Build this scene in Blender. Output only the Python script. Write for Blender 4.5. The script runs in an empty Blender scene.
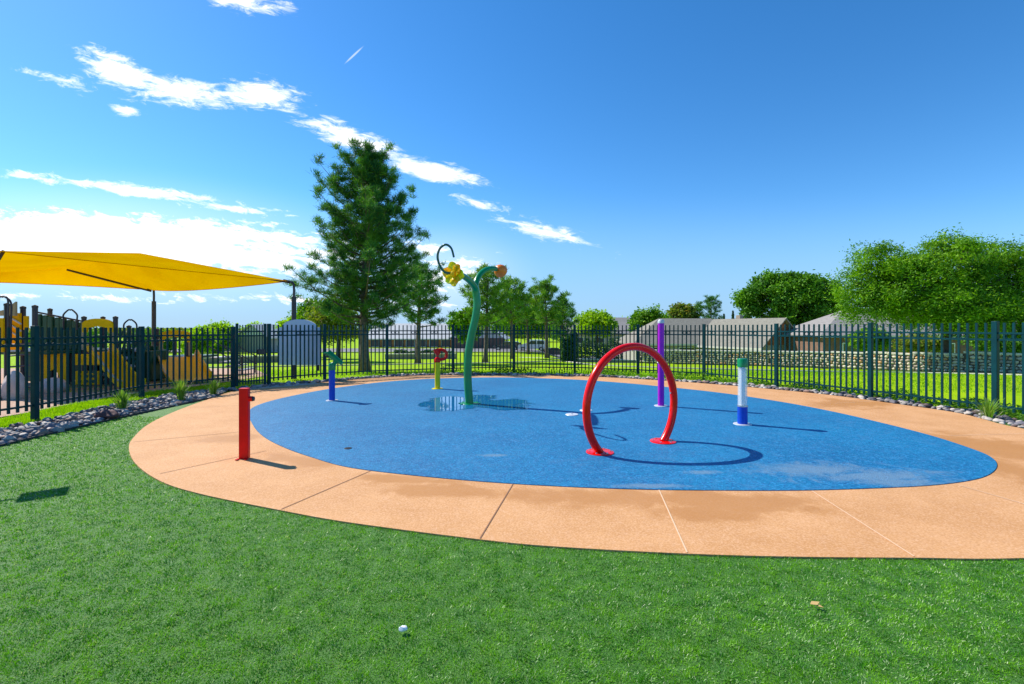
import bpy, bmesh, math, random
import numpy as np
from mathutils import Vector, Matrix, noise as mnoise
R = math.radians; PI = math.pi
random.seed(7); rng = np.random.default_rng(7)
sc = bpy.context.scene
C = sc.collection

# ---------------------------------------------------------------- camera, sky, sun, exposure
F = 470.0; H = 1.7; CX = 512.0; HY = 328.0       # focal length in pixels, eye height, horizon row (measured from the photograph)
cam = bpy.data.objects.new("camera", bpy.data.cameras.new("camera")); C.objects.link(cam)
cam.location = (0, 0, H); cam.rotation_euler = (R(90), 0, 0)
cam.data.sensor_width = 36; cam.data.lens = 36*F/1024; cam.data.shift_y = -14/1024
cam.data.clip_start = .05; cam.data.clip_end = 3000
sc.camera = cam
SAZ = math.atan2(-.88, .47); SEL = R(44.5)
sd = Vector((math.sin(SAZ)*math.cos(SEL), math.cos(SAZ)*math.cos(SEL), math.sin(SEL)))
sl = bpy.data.lights.new("sun", 'SUN'); sl.energy = 4.2; sl.angle = R(.5); sl.color = (1, .95, .87)
so = bpy.data.objects.new("sun", sl); C.objects.link(so)
so.rotation_euler = (-sd).to_track_quat('-Z', 'Y').to_euler(); so.location = (-30, 20, 40)
sc.view_settings.view_transform = 'Standard'; sc.view_settings.look = 'None'
sc.view_settings.exposure = .62; sc.view_settings.gamma = 1
sc.view_settings.use_curve_mapping = False
sc.cycles.max_bounces = 8; sc.cycles.transparent_max_bounces = 16

class NT:
    """small node-graph writer"""
    def __init__(s, nt): s.nt = nt; s.N = nt.nodes; s.L = nt.links
    def node(s, t, **kw):
        n = s.N.new(t)
        for k, v in kw.items(): setattr(n, k, v)
        return n
    def put(s, sock, v):
        if isinstance(v, bpy.types.NodeSocket): s.L.new(v, sock)
        elif v is not None: sock.default_value = v
    def m(s, op, a, b=None, c=None, clamp=False):
        n = s.node('ShaderNodeMath', operation=op); n.use_clamp = clamp
        s.put(n.inputs[0], a); s.put(n.inputs[1], b); s.put(n.inputs[2], c)
        return n.outputs[0]
    def ss(s, v, lo, hi, o0=0., o1=1.):
        n = s.node('ShaderNodeMapRange', interpolation_type='SMOOTHSTEP')
        s.put(n.inputs['Value'], v); n.inputs['From Min'].default_value = lo; n.inputs['From Max'].default_value = hi
        n.inputs['To Min'].default_value = o0; n.inputs['To Max'].default_value = o1
        return n.outputs[0]
    def mix(s, f, a, b, mode='MIX'):
        n = s.node('ShaderNodeMix', data_type='RGBA', blend_type=mode)
        s.put(n.inputs[0], f); s.put(n.inputs[6], col(a)); s.put(n.inputs[7], col(b))
        return n.outputs[2]
    def noise(s, vec, scale, detail=3, rough=.5, dist=0, out=0):
        n = s.node('ShaderNodeTexNoise')
        if vec is not None: s.L.new(vec, n.inputs['Vector'])
        n.inputs['Scale'].default_value = scale; n.inputs['Detail'].default_value = detail
        n.inputs['Roughness'].default_value = rough; n.inputs['Distortion'].default_value = dist
        return n.outputs[out]
    def xyz(s, x, y, z=0.):
        n = s.node('ShaderNodeCombineXYZ')
        s.put(n.inputs[0], x); s.put(n.inputs[1], y); s.put(n.inputs[2], z)
        return n.outputs[0]
    def blob(s, u, v, cu, cv, ru, rv, ang):
        """1 at the middle of a tilted ellipse, 0 at its rim, negative outside"""
        ca, sa = math.cos(ang), math.sin(ang)
        du = s.m('SUBTRACT', u, cu); dv = s.m('SUBTRACT', v, cv)
        a = s.m('ADD', s.m('MULTIPLY', du, ca/ru), s.m('MULTIPLY', dv, sa/ru))
        b = s.m('ADD', s.m('MULTIPLY', du, -sa/rv), s.m('MULTIPLY', dv, ca/rv))
        return s.m('SUBTRACT', 1., s.m('SQRT', s.m('ADD', s.m('MULTIPLY', a, a), s.m('MULTIPLY', b, b))))
def col(c):
    if isinstance(c, (tuple, list)) and len(c) == 3: return (c[0], c[1], c[2], 1)
    return c

world = bpy.data.worlds.new("World"); sc.world = world; world.use_nodes = True
w = NT(world.node_tree); w.N.clear()
sky = w.node('ShaderNodeTexSky', sky_type='NISHITA'); sky.sun_disc = False
sky.sun_elevation = SEL; sky.sun_rotation = SAZ; sky.altitude = 1000; sky.air_density = 1.; sky.dust_density = .3; sky.ozone_density = 2.2
hs = w.node('ShaderNodeHueSaturation'); hs.inputs['Saturation'].default_value = 1.24; hs.inputs['Value'].default_value = 1.0
w.L.new(w.mix(1., sky.outputs[0], (.88, .99, 1.08), 'MULTIPLY'), hs.inputs['Color'])
geo = w.node('ShaderNodeTexCoord'); sep = w.node('ShaderNodeSeparateXYZ'); w.L.new(geo.outputs['Generated'], sep.inputs[0])
ay = w.m('MAXIMUM', sep.outputs[1], .02)
U = w.m('DIVIDE', sep.outputs[0], ay); V = w.m('DIVIDE', sep.outputs[2], ay)      # the direction as tangents of azimuth and elevation
front = w.ss(sep.outputs[1], .05, .25)
nz1 = w.noise(w.xyz(w.m('MULTIPLY', U, 5.), w.m('ADD', w.m('MULTIPLY', V, 17.), w.m('MULTIPLY', U, 3.5))), 1.0, 12, .68, .8)
nz2 = w.noise(w.xyz(w.m('MULTIPLY', U, 20.), w.m('ADD', w.m('MULTIPLY', V, 60.), w.m('MULTIPLY', U, 10.)), 3.), 1.0, 9, .7, .6)
nzz = w.m('ADD', w.m('MULTIPLY', w.m('SUBTRACT', nz1, .5), 3.6), w.m('MULTIPLY', w.m('SUBTRACT', nz2, .5), 4.6))
def cloud(px, py, rx, ry, deg, gain=1.):
    b = w.blob(U, V, (px-CX)/F, (HY-py)/F, rx/F, ry/F, R(-deg))
    return w.m('MULTIPLY', b, gain)
def union(l):
    o = l[0]
    for k in l[1:]: o = w.m('MAXIMUM', o, k)
    return o
dense = union([cloud(122, 74, 52, 19, 26), cloud(178, 92, 62, 19, 3), cloud(258, 93, 46, 17, 10), cloud(126, 110, 18, 6, 10), cloud(62, 80, 42, 8, 16, .55),
               cloud(352, 140, 62, 13, 20), cloud(432, 171, 64, 12, 14), cloud(322, 122, 28, 7, 5, .6),
               cloud(130, 190, 110, 7, 7), cloud(25, 175, 45, 6, 4, .8), cloud(248, 3, 50, 12, 5, .7), cloud(232, 209, 60, 6, 5, .8),
               cloud(548, 232, 56, 10, 14, .75), cloud(482, 204, 26, 5, 12, .6)])
big = union([cloud(110, 241, 285, 34, 3, 2.0), cloud(-60, 250, 260, 30, 0, 2.0), cloud(440, 275, 60, 30, 0, .9), cloud(430, 252, 40, 14, 5, .9),
             cloud(300, 300, 190, 5, 2, .5), cloud(60, 296, 200, 4, 2, .5)])
cm1 = w.ss(w.m('ADD', w.m('MULTIPLY', dense, 2.), nzz), .0, 1.7)
glow = w.m('MAXIMUM', w.ss(cloud(110, 240, 330, 80, 3), 0., 1., 0., .3), w.ss(cloud(440, 275, 110, 60, 0), 0., 1., 0., .25))
cm2 = w.ss(w.m('ADD', w.m('MULTIPLY', big, 1.4), nzz), .15, 1.35)
trail = w.ss(w.blob(U, V, (354-CX)/F, (HY-55)/F, 15/F, 1.3/F, R(43)), 0., .6, 0., .35)
cm = w.m('MULTIPLY', w.m('MAXIMUM', w.m('MAXIMUM', w.m('MAXIMUM', cm1, cm2), trail), glow), front, clamp=True)
# thin veil low in the sky towards the sun
veil = w.m('MULTIPLY', w.ss(V, .3, .02, 0., .2), w.ss(U, .9, -1.1, .35, 1.))
skyc = w.mix(w.ss(V, .3, .0, 0., .85), hs.outputs[0], (1.5, 2.85, 4.8)); skyc = w.mix(w.m('MULTIPLY', veil, front), skyc, (2.5, 3.8, 4.8))
fin = w.mix(cm, skyc, (7.6, 7.75, 8.1))
bg = w.node('ShaderNodeBackground'); w.L.new(fin, bg.inputs[0]); bg.inputs[1].default_value = .122
wo = w.node('ShaderNodeOutputWorld'); w.L.new(bg.outputs[0], wo.inputs[0])

# ---------------------------------------------------------------- measuring
def G(px, py, z=0.):
    """point at height z seen at that place of the photograph (used for measured ground points)"""
    Y = F*(H-z)/(py-HY); return Vector(((px-CX)/F*Y, Y, z))
def AT(px, py, Y):
    return Vector(((px-CX)/F*Y, Y, H-(py-HY)/F*Y))
def crom(pts, n=8, closed=True):
    out = []; k = len(pts)
    rngk = range(k if closed else k-1)
    for i in rngk:
        p = [Vector(pts[(i+j) % k]) if closed else Vector(pts[min(max(i+j, 0), k-1)]) for j in (-1, 0, 1, 2)]
        for s in range(n):
            t = s/n
            out.append(.5*((2*p[1])+(-p[0]+p[2])*t+(2*p[0]-5*p[1]+4*p[2]-p[3])*t*t+(-p[0]+3*p[1]-3*p[2]+p[3])*t**3))
    if not closed: out.append(Vector(pts[-1]))
    return out

# ---------------------------------------------------------------- materials
def mat(name, color=(.5, .5, .5), rough=.6, metal=0., spec=.5, var=0., vscale=8., bump=0., bscale=60., color2=None, coat=0., trans=0.):
    m = bpy.data.materials.new(name); m.use_nodes = True
    t = NT(m.node_tree); b = t.N['Principled BSDF']
    tc = t.node('ShaderNodeTexCoord')
    b.inputs['Roughness'].default_value = rough; b.inputs['Metallic'].default_value = metal
    b.inputs['Specular IOR Level'].default_value = spec; b.inputs['Coat Weight'].default_value = coat
    b.inputs['Transmission Weight'].default_value = trans
    c2 = color2 or tuple(max(0, c*(1-var)) for c in color)
    if var > 0 or color2:
        n = t.noise(tc.outputs['Object'], vscale, 5, .6)
        t.L.new(t.mix(t.ss(n, .35, .65), color, c2), b.inputs['Base Color'])
    else: b.inputs['Base Color'].default_value = col(color)
    if bump > 0:
        bn = t.node('ShaderNodeBump'); bn.inputs['Strength'].default_value = bump; bn.inputs['Distance'].default_value = .01
        t.L.new(t.noise(tc.outputs['Object'], bscale, 4), bn.inputs['Height']); t.L.new(bn.outputs[0], b.inputs['Normal'])
    return m
def leafmat(name, c1, c2, c3=None, scale=1.5, tr=.35, rough=.6):
    """leaf or blade: reflects and lets light through; hue differs from clump to clump"""
    m = bpy.data.materials.new(name); m.use_nodes = True
    t = NT(m.node_tree); b = t.N['Principled BSDF']; out = t.N['Material Output']
    tc = t.node('ShaderNodeTexCoord')
    n = t.noise(tc.outputs['Object'], scale, 3, .6)
    c = t.mix(t.ss(n, .38, .62), c1, c2)
    if c3 is not None:
        g = t.node('ShaderNodeNewGeometry')
        c = t.mix(t.ss(g.outputs['Random Per Island'], .8, .95), c, c3)
    t.L.new(c, b.inputs['Base Color']); b.inputs['Roughness'].default_value = rough
    b.inputs['Specular IOR Level'].default_value = .3
    tb = t.node('ShaderNodeBsdfTranslucent'); t.L.new(t.mix(1., c, (1.5, 1.5, .55), 'MULTIPLY'), tb.inputs[0])
    mx = t.node('ShaderNodeMixShader'); mx.inputs[0].default_value = tr
    t.L.new(b.outputs[0], mx.inputs[1]); t.L.new(tb.outputs[0], mx.inputs[2]); t.L.new(mx.outputs[0], out.inputs[0])
    return m
M = {}
M['fence'] = mat('fence_paint', (.0, .046, .055), .5, var=.25, vscale=3, spec=.15)
M['red'] = mat('red_paint', (.85, .004, .001), .24, coat=.05, spec=.3, var=.1)
M['redmatt'] = mat('red_paint_matt', (.78, .0, .002), .4, spec=.25, var=.12, bump=.05)
M['blue'] = mat('blue_paint', (.002, .06, .5), .35, spec=.35, var=.1)
M['green'] = mat('green_paint', (.0, .25, .075), .28, spec=.4, coat=.08, var=.18, vscale=3)
M['dgreen'] = mat('dark_green_paint', (.004, .09, .06), .25, coat=.4)
M['yellow'] = mat('yellow_paint', (.8, .62, .0), .35, spec=.35, var=.12)
M['purple'] = mat('purple_paint', (.42, .01, .5), .35, spec=.25, var=.08)
M['orange'] = mat('orange_plastic', (.9, .2, .005), .35, var=.15)
M['petal'] = leafmat('yellow_petal', (.78, .72, .02), (.85, .5, .01), scale=6, tr=.4, rough=.3)
M['petal2'] = leafmat('lime_petal', (.62, .75, .02), (.7, .66, .02), scale=5, tr=.4, rough=.3)
M['steel'] = mat('brushed_steel', (.6, .6, .6), .3, metal=.9, bump=.03)
M['black'] = mat('black_plastic', (.015, .015, .017), .4)
M['cap'] = mat('grey_cap', (.55, .56, .6), .4)
M['bronze'] = mat('bronze_post_paint', (.045, .03, .045), .45, var=.2)
M['playyellow'] = mat('yellow_play_plastic', (.98, .54, .0), .5, spec=.12, var=.1, vscale=3)
M['playgreen'] = mat('dark_green_play_plastic', (.006, .07, .03), .42, var=.2)
M['playtan'] = mat('tan_play_plastic', (.5, .36, .2), .5, var=.1)
M['playgrey'] = mat('pale_grey_play_plastic', (.55, .55, .56), .5, var=.1)
M['trunk'] = mat('bark', (.17, .125, .1), .9, var=.5, vscale=9, bump=.8, bscale=22)
M['trunk2'] = mat('dark_bark', (.08, .06, .045), .9, var=.5, vscale=7, bump=.8, bscale=18)
M['white'] = mat('white_paint', (.75, .75, .74), .5, var=.06)
M['panel'] = mat('grey_back_of_sign', (.6, .64, .82), .5, var=.06, vscale=2)
M['glass'] = mat('dark_glass', (.03, .04, .05), .08, spec=.8)
M['tyre'] = mat('rubber_tyre', (.02, .02, .02), .8)
M['carwhite'] = mat('white_car_paint', (.75, .76, .78), .2, coat=1)
M['cargrey'] = mat('silver_car_paint', (.4, .42, .45), .25, coat=1, metal=.3)
M['cardark'] = mat('dark_car_paint', (.03, .035, .05), .2, coat=1)
M['lamp'] = mat('lamp_lens', (.6, .58, .5), .2)
M['taillamp'] = mat('tail_lamp_lens', (.4, .01, .01), .2)
M['stucco'] = mat('tan_stucco', (.42, .33, .24), .9, var=.12, vscale=1.2, bump=.3)
M['stuccogrey'] = mat('grey_stucco', (.4, .38, .34), .9, var=.12, vscale=1.2, bump=.3)
M['brickor'] = mat('orange_board_wall', (.42, .16, .06), .85, var=.3, vscale=3, bump=.3)
M['brownwall'] = mat('brown_board_wall', (.22, .12, .08), .85, var=.3, vscale=2)
M['shingle'] = mat('grey_shingles', (.27, .25, .2), .95, var=.22, vscale=5, bump=.6, bscale=14)
M['shingle2'] = mat('grey_pink_shingles', (.3, .275, .25), .95, var=.22, vscale=5, bump=.6, bscale=14)
M['whiteroof'] = mat('pale_metal_roof', (.52, .52, .5), .7, var=.12, vscale=.8)
M['fascia'] = mat('pale_fascia', (.6, .56, .5), .7)
M['mortar'] = mat('dark_mortar', (.1, .085, .07), .95, var=.3, bump=.5)
M['coping'] = mat('pale_coping', (.72, .66, .55), .9, var=.25, vscale=3, bump=.4)
M['edging'] = mat('steel_edging', (.05, .05, .055), .6, metal=.4)
M['block'] = mat('concrete_block', (.33, .27, .21), .95, var=.25, vscale=2.5, bump=.5, bscale=12)
M['drain'] = mat('drain_metal', (.03, .03, .035), .5, metal=.5)
M['deadleaf'] = mat('dry_leaf', (.5, .33, .12), .8)
M['paper'] = mat('white_paper', (.8, .8, .82), .8)

def stonemat():
    m = bpy.data.materials.new('river_stone'); m.use_nodes = True
    t = NT(m.node_tree); b = t.N['Principled BSDF']
    g = t.node('ShaderNodeNewGeometry'); oi = t.node('ShaderNodeObjectInfo'); tc = t.node('ShaderNodeTexCoord')
    r = t.m('FRACT', t.m('ADD', g.outputs['Random Per Island'], oi.outputs['Random']))
    cr = t.node('ShaderNodeValToRGB'); t.L.new(r, cr.inputs[0]); cr.color_ramp.interpolation = 'CONSTANT'
    e = cr.color_ramp.elements; e[0].color = (.3, .27, .24, 1); e[1].position = .88; e[1].color = (.12, .07, .06, 1)
    for p, c in ((.2, (.5, .44, .38)), (.38, (.12, .11, .13)), (.52, (.6, .52, .45)), (.66, (.3, .18, .13)), (.76, (.17, .16, .19))):
        x = e.new(p); x.color = col(c)
    n = t.noise(tc.outputs['Object'], 14, 5, .6)
    t.L.new(t.mix(t.ss(n, .3, .7, .0, .5), cr.outputs[0], (.16, .14, .13)), b.inputs['Base Color'])
    b.inputs['Roughness'].default_value = .75
    return m
M['stone'] = stonemat()
def wallstone():
    m = M['stone'].copy(); m.name = 'wall_stone'
    for n in m.node_tree.nodes:
        if n.type == 'VALTORGB':
            cs = [(.6, .5, .34), (.75, .64, .45), (.4, .32, .24), (.8, .7, .52), (.7, .36, .13), (.5, .44, .36), (.66, .55, .38)]
            for i, c in enumerate(cs): n.color_ramp.elements[i].color = col(c)
    return m
M['wallstone'] = wallstone()

# ---------------------------------------------------------------- objects, parents, tags
def tag(o, label=None, cat=None, group=None, kind=None):
    if label: o['label'] = label
    if cat: o['category'] = cat
    if group: o['group'] = group
    if kind: o['kind'] = kind
    return o
def thing(name, label, cat, loc=(0, 0, 0), rz=0, group=None):
    o = bpy.data.objects.new(name, None); C.objects.link(o); o.location = loc; o.rotation_euler = (0, 0, rz)
    o.empty_display_size = .2
    return tag(o, label, cat, group)
class MB:
    """collects shapes, then links them as ONE mesh object"""
    def __init__(s): s.bm = bmesh.new()
    def box(s, c, d, rz=0, rot=None, bev=0):
        mtx = Matrix.Translation(Vector(c)) @ (rot if rot is not None else Matrix.Rotation(rz, 4, 'Z')) @ Matrix.Diagonal((d[0], d[1], d[2], 1))
        r = bmesh.ops.create_cube(s.bm, size=1, matrix=mtx)
        if bev:
            es = {e for v in r['verts'] for e in v.link_edges}
            bmesh.ops.bevel(s.bm, geom=list(es), offset=bev, segments=2, affect='EDGES', profile=.5)
        return s
    def cyl(s, a, b, r0, r1=None, n=12):
        a = Vector(a); b = Vector(b); d = b-a; r1 = r0 if r1 is None else r1
        q = Vector((0, 0, 1)).rotation_difference(d).to_matrix().to_4x4()
        bmesh.ops.create_cone(s.bm, cap_ends=True, segments=n, radius1=r0, radius2=r1, depth=d.length, matrix=Matrix.Translation((a+b)/2) @ q)
        return s
    def tube(s, pts, rad, n=12, closed=False, cap=True):
        pts = [Vector(p) for p in pts]; k = len(pts)
        if not isinstance(rad, (list, tuple)): rad = [rad]*k
        rings = []; up = None
        for i, p in enumerate(pts):
            if closed: t = pts[(i+1) % k]-pts[i-1]
            else: t = pts[min(i+1, k-1)]-pts[max(i-1, 0)]
            t.normalize()
            if up is None: up = t.orthogonal().normalized()
            up = (up-t*up.dot(t)).normalized(); sd_ = t.cross(up)
            rings.append([s.bm.verts.new(p+float(rad[i])*(math.cos(2*PI*j/n)*up+math.sin(2*PI*j/n)*sd_)) for j in range(n)])
        for i in range(k if closed else k-1):
            A = rings[i]; B = rings[(i+1) % k]
            for j in range(n): s.bm.faces.new((A[j], A[(j+1) % n], B[(j+1) % n], B[j]))
        if cap and not closed:
            s.bm.faces.new(rings[0][::-1]); s.bm.faces.new(rings[-1])
        return s
    def lathe(s, prof, n=20, mtx=None):
        rings = []
        for r, z in prof:
            rings.append([s.bm.verts.new((max(r, 1e-4)*math.cos(2*PI*j/n), max(r, 1e-4)*math.sin(2*PI*j/n), z)) for j in range(n)])
        for A, B in zip(rings, rings[1:]):
            for j in range(n): s.bm.faces.new((A[j], A[(j+1) % n], B[(j+1) % n], B[j]))
        if mtx is not None: bmesh.ops.transform(s.bm, matrix=mtx, verts=[v for r_ in rings for v in r_])
        return s
    def poly(s, pts):
        return s.bm.faces.new([s.bm.verts.new(Vector(p)) for p in pts])
    def prism(s, pts, d):
        """closed outline extruded along vector d"""
        d = Vector(d); a = [s.bm.verts.new(Vector(p)) for p in pts]; b = [s.bm.verts.new(Vector(p)+d) for p in pts]
        s.bm.faces.new(a[::-1]); s.bm.faces.new(b); n = len(a)
        for i in range(n): s.bm.faces.new((a[i], a[(i+1) % n], b[(i+1) % n], b[i]))
        return s
    def sphere(s, c, d, sub=2, rot=None, rough=0., seed=0):
        mtx = Matrix.Translation(Vector(c)) @ (rot if rot is not None else Matrix.Identity(4)) @ Matrix.Diagonal((d[0], d[1], d[2], 1))
        r = bmesh.ops.create_icosphere(s.bm, subdivisions=sub, radius=1)
        if rough:
            for v in r['verts']:
                v.co *= 1+rough*mnoise.noise(v.co*1.3+Vector((seed*3.1, seed*1.7, seed)))
        bmesh.ops.transform(s.bm, matrix=mtx, verts=r['verts'])
        return s
    def build(s, name, m, parent=None, smooth=False, loc=None):
        bmesh.ops.recalc_face_normals(s.bm, faces=s.bm.faces)
        me = bpy.data.meshes.new(name); s.bm.to_mesh(me); s.bm.free()
        me.materials.append(m if not isinstance(m, str) else M[m])
        if smooth:
            me.polygons.foreach_set('use_smooth', [True]*len(me.polygons))
            if smooth != 'all': me.set_sharp_from_angle(angle=R(40))
        o = bpy.data.objects.new(name, me); C.objects.link(o)
        if loc is not None: o.location = loc
        if parent is not None: o.parent = parent
        return o
def fast(name, Vv, m, parent=None, kind=None):
    """Vv: (n, k, 3) array, n loose polygons of k corners each, as one mesh"""
    n, k, _ = Vv.shape; me = bpy.data.meshes.new(name)
    me.vertices.add(n*k); me.vertices.foreach_set('co', Vv.reshape(-1).astype(np.float32))
    me.loops.add(n*k); me.loops.foreach_set('vertex_index', np.arange(n*k, dtype=np.int32))
    me.polygons.add(n); me.polygons.foreach_set('loop_start', np.arange(0, n*k, k, dtype=np.int32))
    me.update(calc_edges=True); me.materials.append(M[m] if isinstance(m, str) else m)
    o = bpy.data.objects.new(name, me); C.objects.link(o)
    if parent is not None: o.parent = parent
    if kind: o['kind'] = kind
    return o
def copy_tree(o, parent=None):
    c = o.copy(); C.objects.link(c); c.parent = parent
    for ch in o.children: copy_tree(ch, c)
    return c
def sheet(name, outline, z, m, kind='structure', skirt=0.):
    b = MB(); pts = [(p[0], p[1], z) for p in outline]
    vs = [b.bm.verts.new(p) for p in pts]; es = [b.bm.edges.new((vs[i], vs[(i+1) % len(vs)])) for i in range(len(vs))]
    bmesh.ops.triangle_fill(b.bm, use_beauty=True, edges=es)
    if skirt:
        lo = [b.bm.verts.new((p[0], p[1], z-skirt)) for p in pts]
        for i in range(len(vs)): b.bm.faces.new((vs[i], lo[i], lo[(i+1) % len(vs)], vs[(i+1) % len(vs)]))
    bmesh.ops.recalc_face_normals(b.bm, faces=b.bm.faces)
    if sum(f.normal.z*f.calc_area() for f in b.bm.faces) < 0: bmesh.ops.reverse_faces(b.bm, faces=b.bm.faces)
    me = bpy.data.meshes.new(name); b.bm.to_mesh(me); b.bm.free(); me.materials.append(M[m] if isinstance(m, str) else m)
    o = bpy.data.objects.new(name, me); C.objects.link(o); o['kind'] = kind
    return o

# ---------------------------------------------------------------- measured outlines on the ground
PAD = crom([G(*p) for p in [(249, 412), (253, 426), (264, 438), (285, 449), (310, 458), (345, 468), (400, 475.5), (480, 483), (560, 488), (640, 491), (720, 492), (800, 492), (870, 490),
      (930, 487), (970, 482), (990, 475.5), (997, 466.5), (990, 458), (970, 449.5), (930, 436.5), (880, 423.5), (830, 412), (780, 402.5), (720, 393.5), (660, 387), (610, 382.5), (560, 379.5), (500, 378), (440, 379),
      (390, 382), (340, 388), (300, 395), (265, 403.5)]], 6)
far_edge = [(960, 414), (900, 405), (830, 395.5), (760, 388.5), (700, 383.5), (640, 379.5), (590, 377), (520, 375.6), (430, 375.6), (380, 378), (330, 382), (285, 386), (238, 391)]
DECK_PX = [(215, 397.5), (180, 410), (150, 424), (133, 439), (129, 450), (136, 465), (160, 482), (200, 495), (280, 511.5), (350, 524), (480, 541), (560, 548.5), (690, 555.5), (800, 558.5), (915, 559.5), (1024, 559.8)]
DECK = crom([G(*p) for p in DECK_PX]+[Vector((5.6, 3.6, 0)), Vector((7.6, 4.2, 0)), Vector((9.1, 5.4, 0)), Vector((9.35, 6.6, 0)), G(1024, 429.5)]+[G(*p) for p in far_edge], 6)
EDGE_L = [G(*p) for p in [(-260, 520), (-90, 469), (0, 447), (60, 432.5), (120, 418.5), (170, 407.5), (215, 397.5)]]
FPX = [(35, 421.5), (141.5, 398.6), (233, 387.7)]
FENCE_L = [Vector((-9.2, 3.2, 0)), Vector((-8.95, 5.8, 0))]+[G(*p) for p in FPX]
FENCE_R = [G(*p) for p in [(269, 385), (324.6, 379.5), (387, 375.9), (453, 373.6), (514, 372.2), (574.7, 372.6), (638, 375.4), (704, 379.2), (776.4, 387), (870.5, 399), (995.4, 416)]]+[Vector((9.95, 6.8, 0)), Vector((10.6, 4.45, 0))]
def slope(y):
    """level of the field beyond the fence: a short bank, then a long gentle fall"""
    return max(-.07*min(max(0, y-17), 5)-.03*max(0, y-22), -2.2)
def GS(px, py):
    """where the view line through that place meets the sloping field"""
    Y = 18.
    for _ in range(60): Y = .5*Y+.5*F*(H-slope(Y))/(py-HY)
    return Vector(((px-CX)/F*Y, Y, 0))
WALL = [GS(*p) for p in [(560, 361.5), (640, 362.5), (720, 364.3), (830, 367.6), (1024, 373.2)]]+[Vector((26, 14.5, 0))]

def wall_side(x, y):
    """how far behind the stone wall's line a point lies"""
    best = 1e9; sgn = 1
    for a, b in zip(WALL[1:], WALL[2:]):
        dx, dy = b.x-a.x, b.y-a.y; L = dx*dx+dy*dy; t = max(0, min(1, ((x-a.x)*dx+(y-a.y)*dy)/L))
        d = math.hypot(x-a.x-dx*t, y-a.y-dy*t)
        if d < best: best = d; sgn = 1 if (dx*(y-a.y)-dy*(x-a.x)) > 0 else -1
    return best*sgn
def gz(x, y):
    z = slope(y)-.002*max(0, y-90)
    if x > 4 and y > 12:
        d = wall_side(x, y)
        if d > .3: z -= 1.5*min(1, (d-.3)/3.)*min(1, (x-4)/5.)
    return z

# ---------------------------------------------------------------- the ground, turf, deck, pad
def groundmat():
    m = bpy.data.materials.new('field_grass'); m.use_nodes = True
    t = NT(m.node_tree); b = t.N['Principled BSDF']; tc = t.node('ShaderNodeTexCoord'); P = tc.outputs['Object']
    a = t.noise(P, 1.1, 5, .6); f = t.noise(P, 38, 3, .7); g = t.noise(P, .12, 3, .5)
    c = t.mix(t.ss(a, .35, .68), (.33, .5, .0), (.24, .42, .0))
    c = t.mix(t.ss(f, .5, .8, 0, .4), c, (.08, .2, .004)); c = t.mix(t.ss(g, .5, .75, 0, .4), c, (.3, .36, .03))
    t.L.new(c, b.inputs['Base Color']); b.inputs['Roughness'].default_value = .9; b.inputs['Specular IOR Level'].default_value = .1
    bn = t.node('ShaderNodeBump'); bn.inputs['Strength'].default_value = .6; bn.inputs['Distance'].default_value = .03
    t.L.new(f, bn.inputs['Height']); t.L.new(bn.outputs[0], b.inputs['Normal'])
    return m
gm = groundmat()
def lin(a, b, s): return list(np.arange(a, b, s))
xs = [-1500, -700, -350, -200, -130]+lin(-90, -24, 6)+lin(-24, 48, 1.5)+lin(48, 100, 6)+[130, 200, 350, 700, 1500]
ys = [-200, -60, -20]+lin(-8, 12, 4)+lin(12, 60, 1.)+lin(60, 130, 5)+[160, 220, 350, 700, 1600]
me = bpy.data.meshes.new('ground')
vv = [(x, y, gz(x, y)-.03) for y in ys for x in xs]; nx = len(xs)
me.from_pydata(vv, [], [(j*nx+i, j*nx+i+1, (j+1)*nx+i+1, (j+1)*nx+i) for j in range(len(ys)-1) for i in range(nx-1)])
me.materials.append(gm); me.polygons.foreach_set('use_smooth', [True]*len(me.polygons))
go = bpy.data.objects.new('ground', me); C.objects.link(go); go['kind'] = 'structure'

def turfmat():
    m = bpy.data.materials.new('artificial_turf'); m.use_nodes = True
    t = NT(m.node_tree); b = t.N['Principled BSDF']; tc = t.node('ShaderNodeTexCoord'); P = tc.outputs['Object']
    f = t.noise(P, 90, 4, .7); a = t.noise(P, 3, 5, .6)
    c = t.mix(t.ss(f, .35, .7), (.03, .13, .005), (.1, .3, .012)); c = t.mix(t.ss(a, .4, .7, 0, .35), c, (.1, .25, .03))
    t.L.new(c, b.inputs['Base Color']); b.inputs['Roughness'].default_value = .65
    bn = t.node('ShaderNodeBump'); bn.inputs['Strength'].default_value = .9; bn.inputs['Distance'].default_value = .02
    t.L.new(f, bn.inputs['Height']); t.L.new(bn.outputs[0], b.inputs['Normal'])
    return m
sheet('turf', [(p.x, p.y) for p in EDGE_L]+[(0, 9), (9, 9), (12, 4), (12, -6), (-11, -6)], 0., turfmat())

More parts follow.
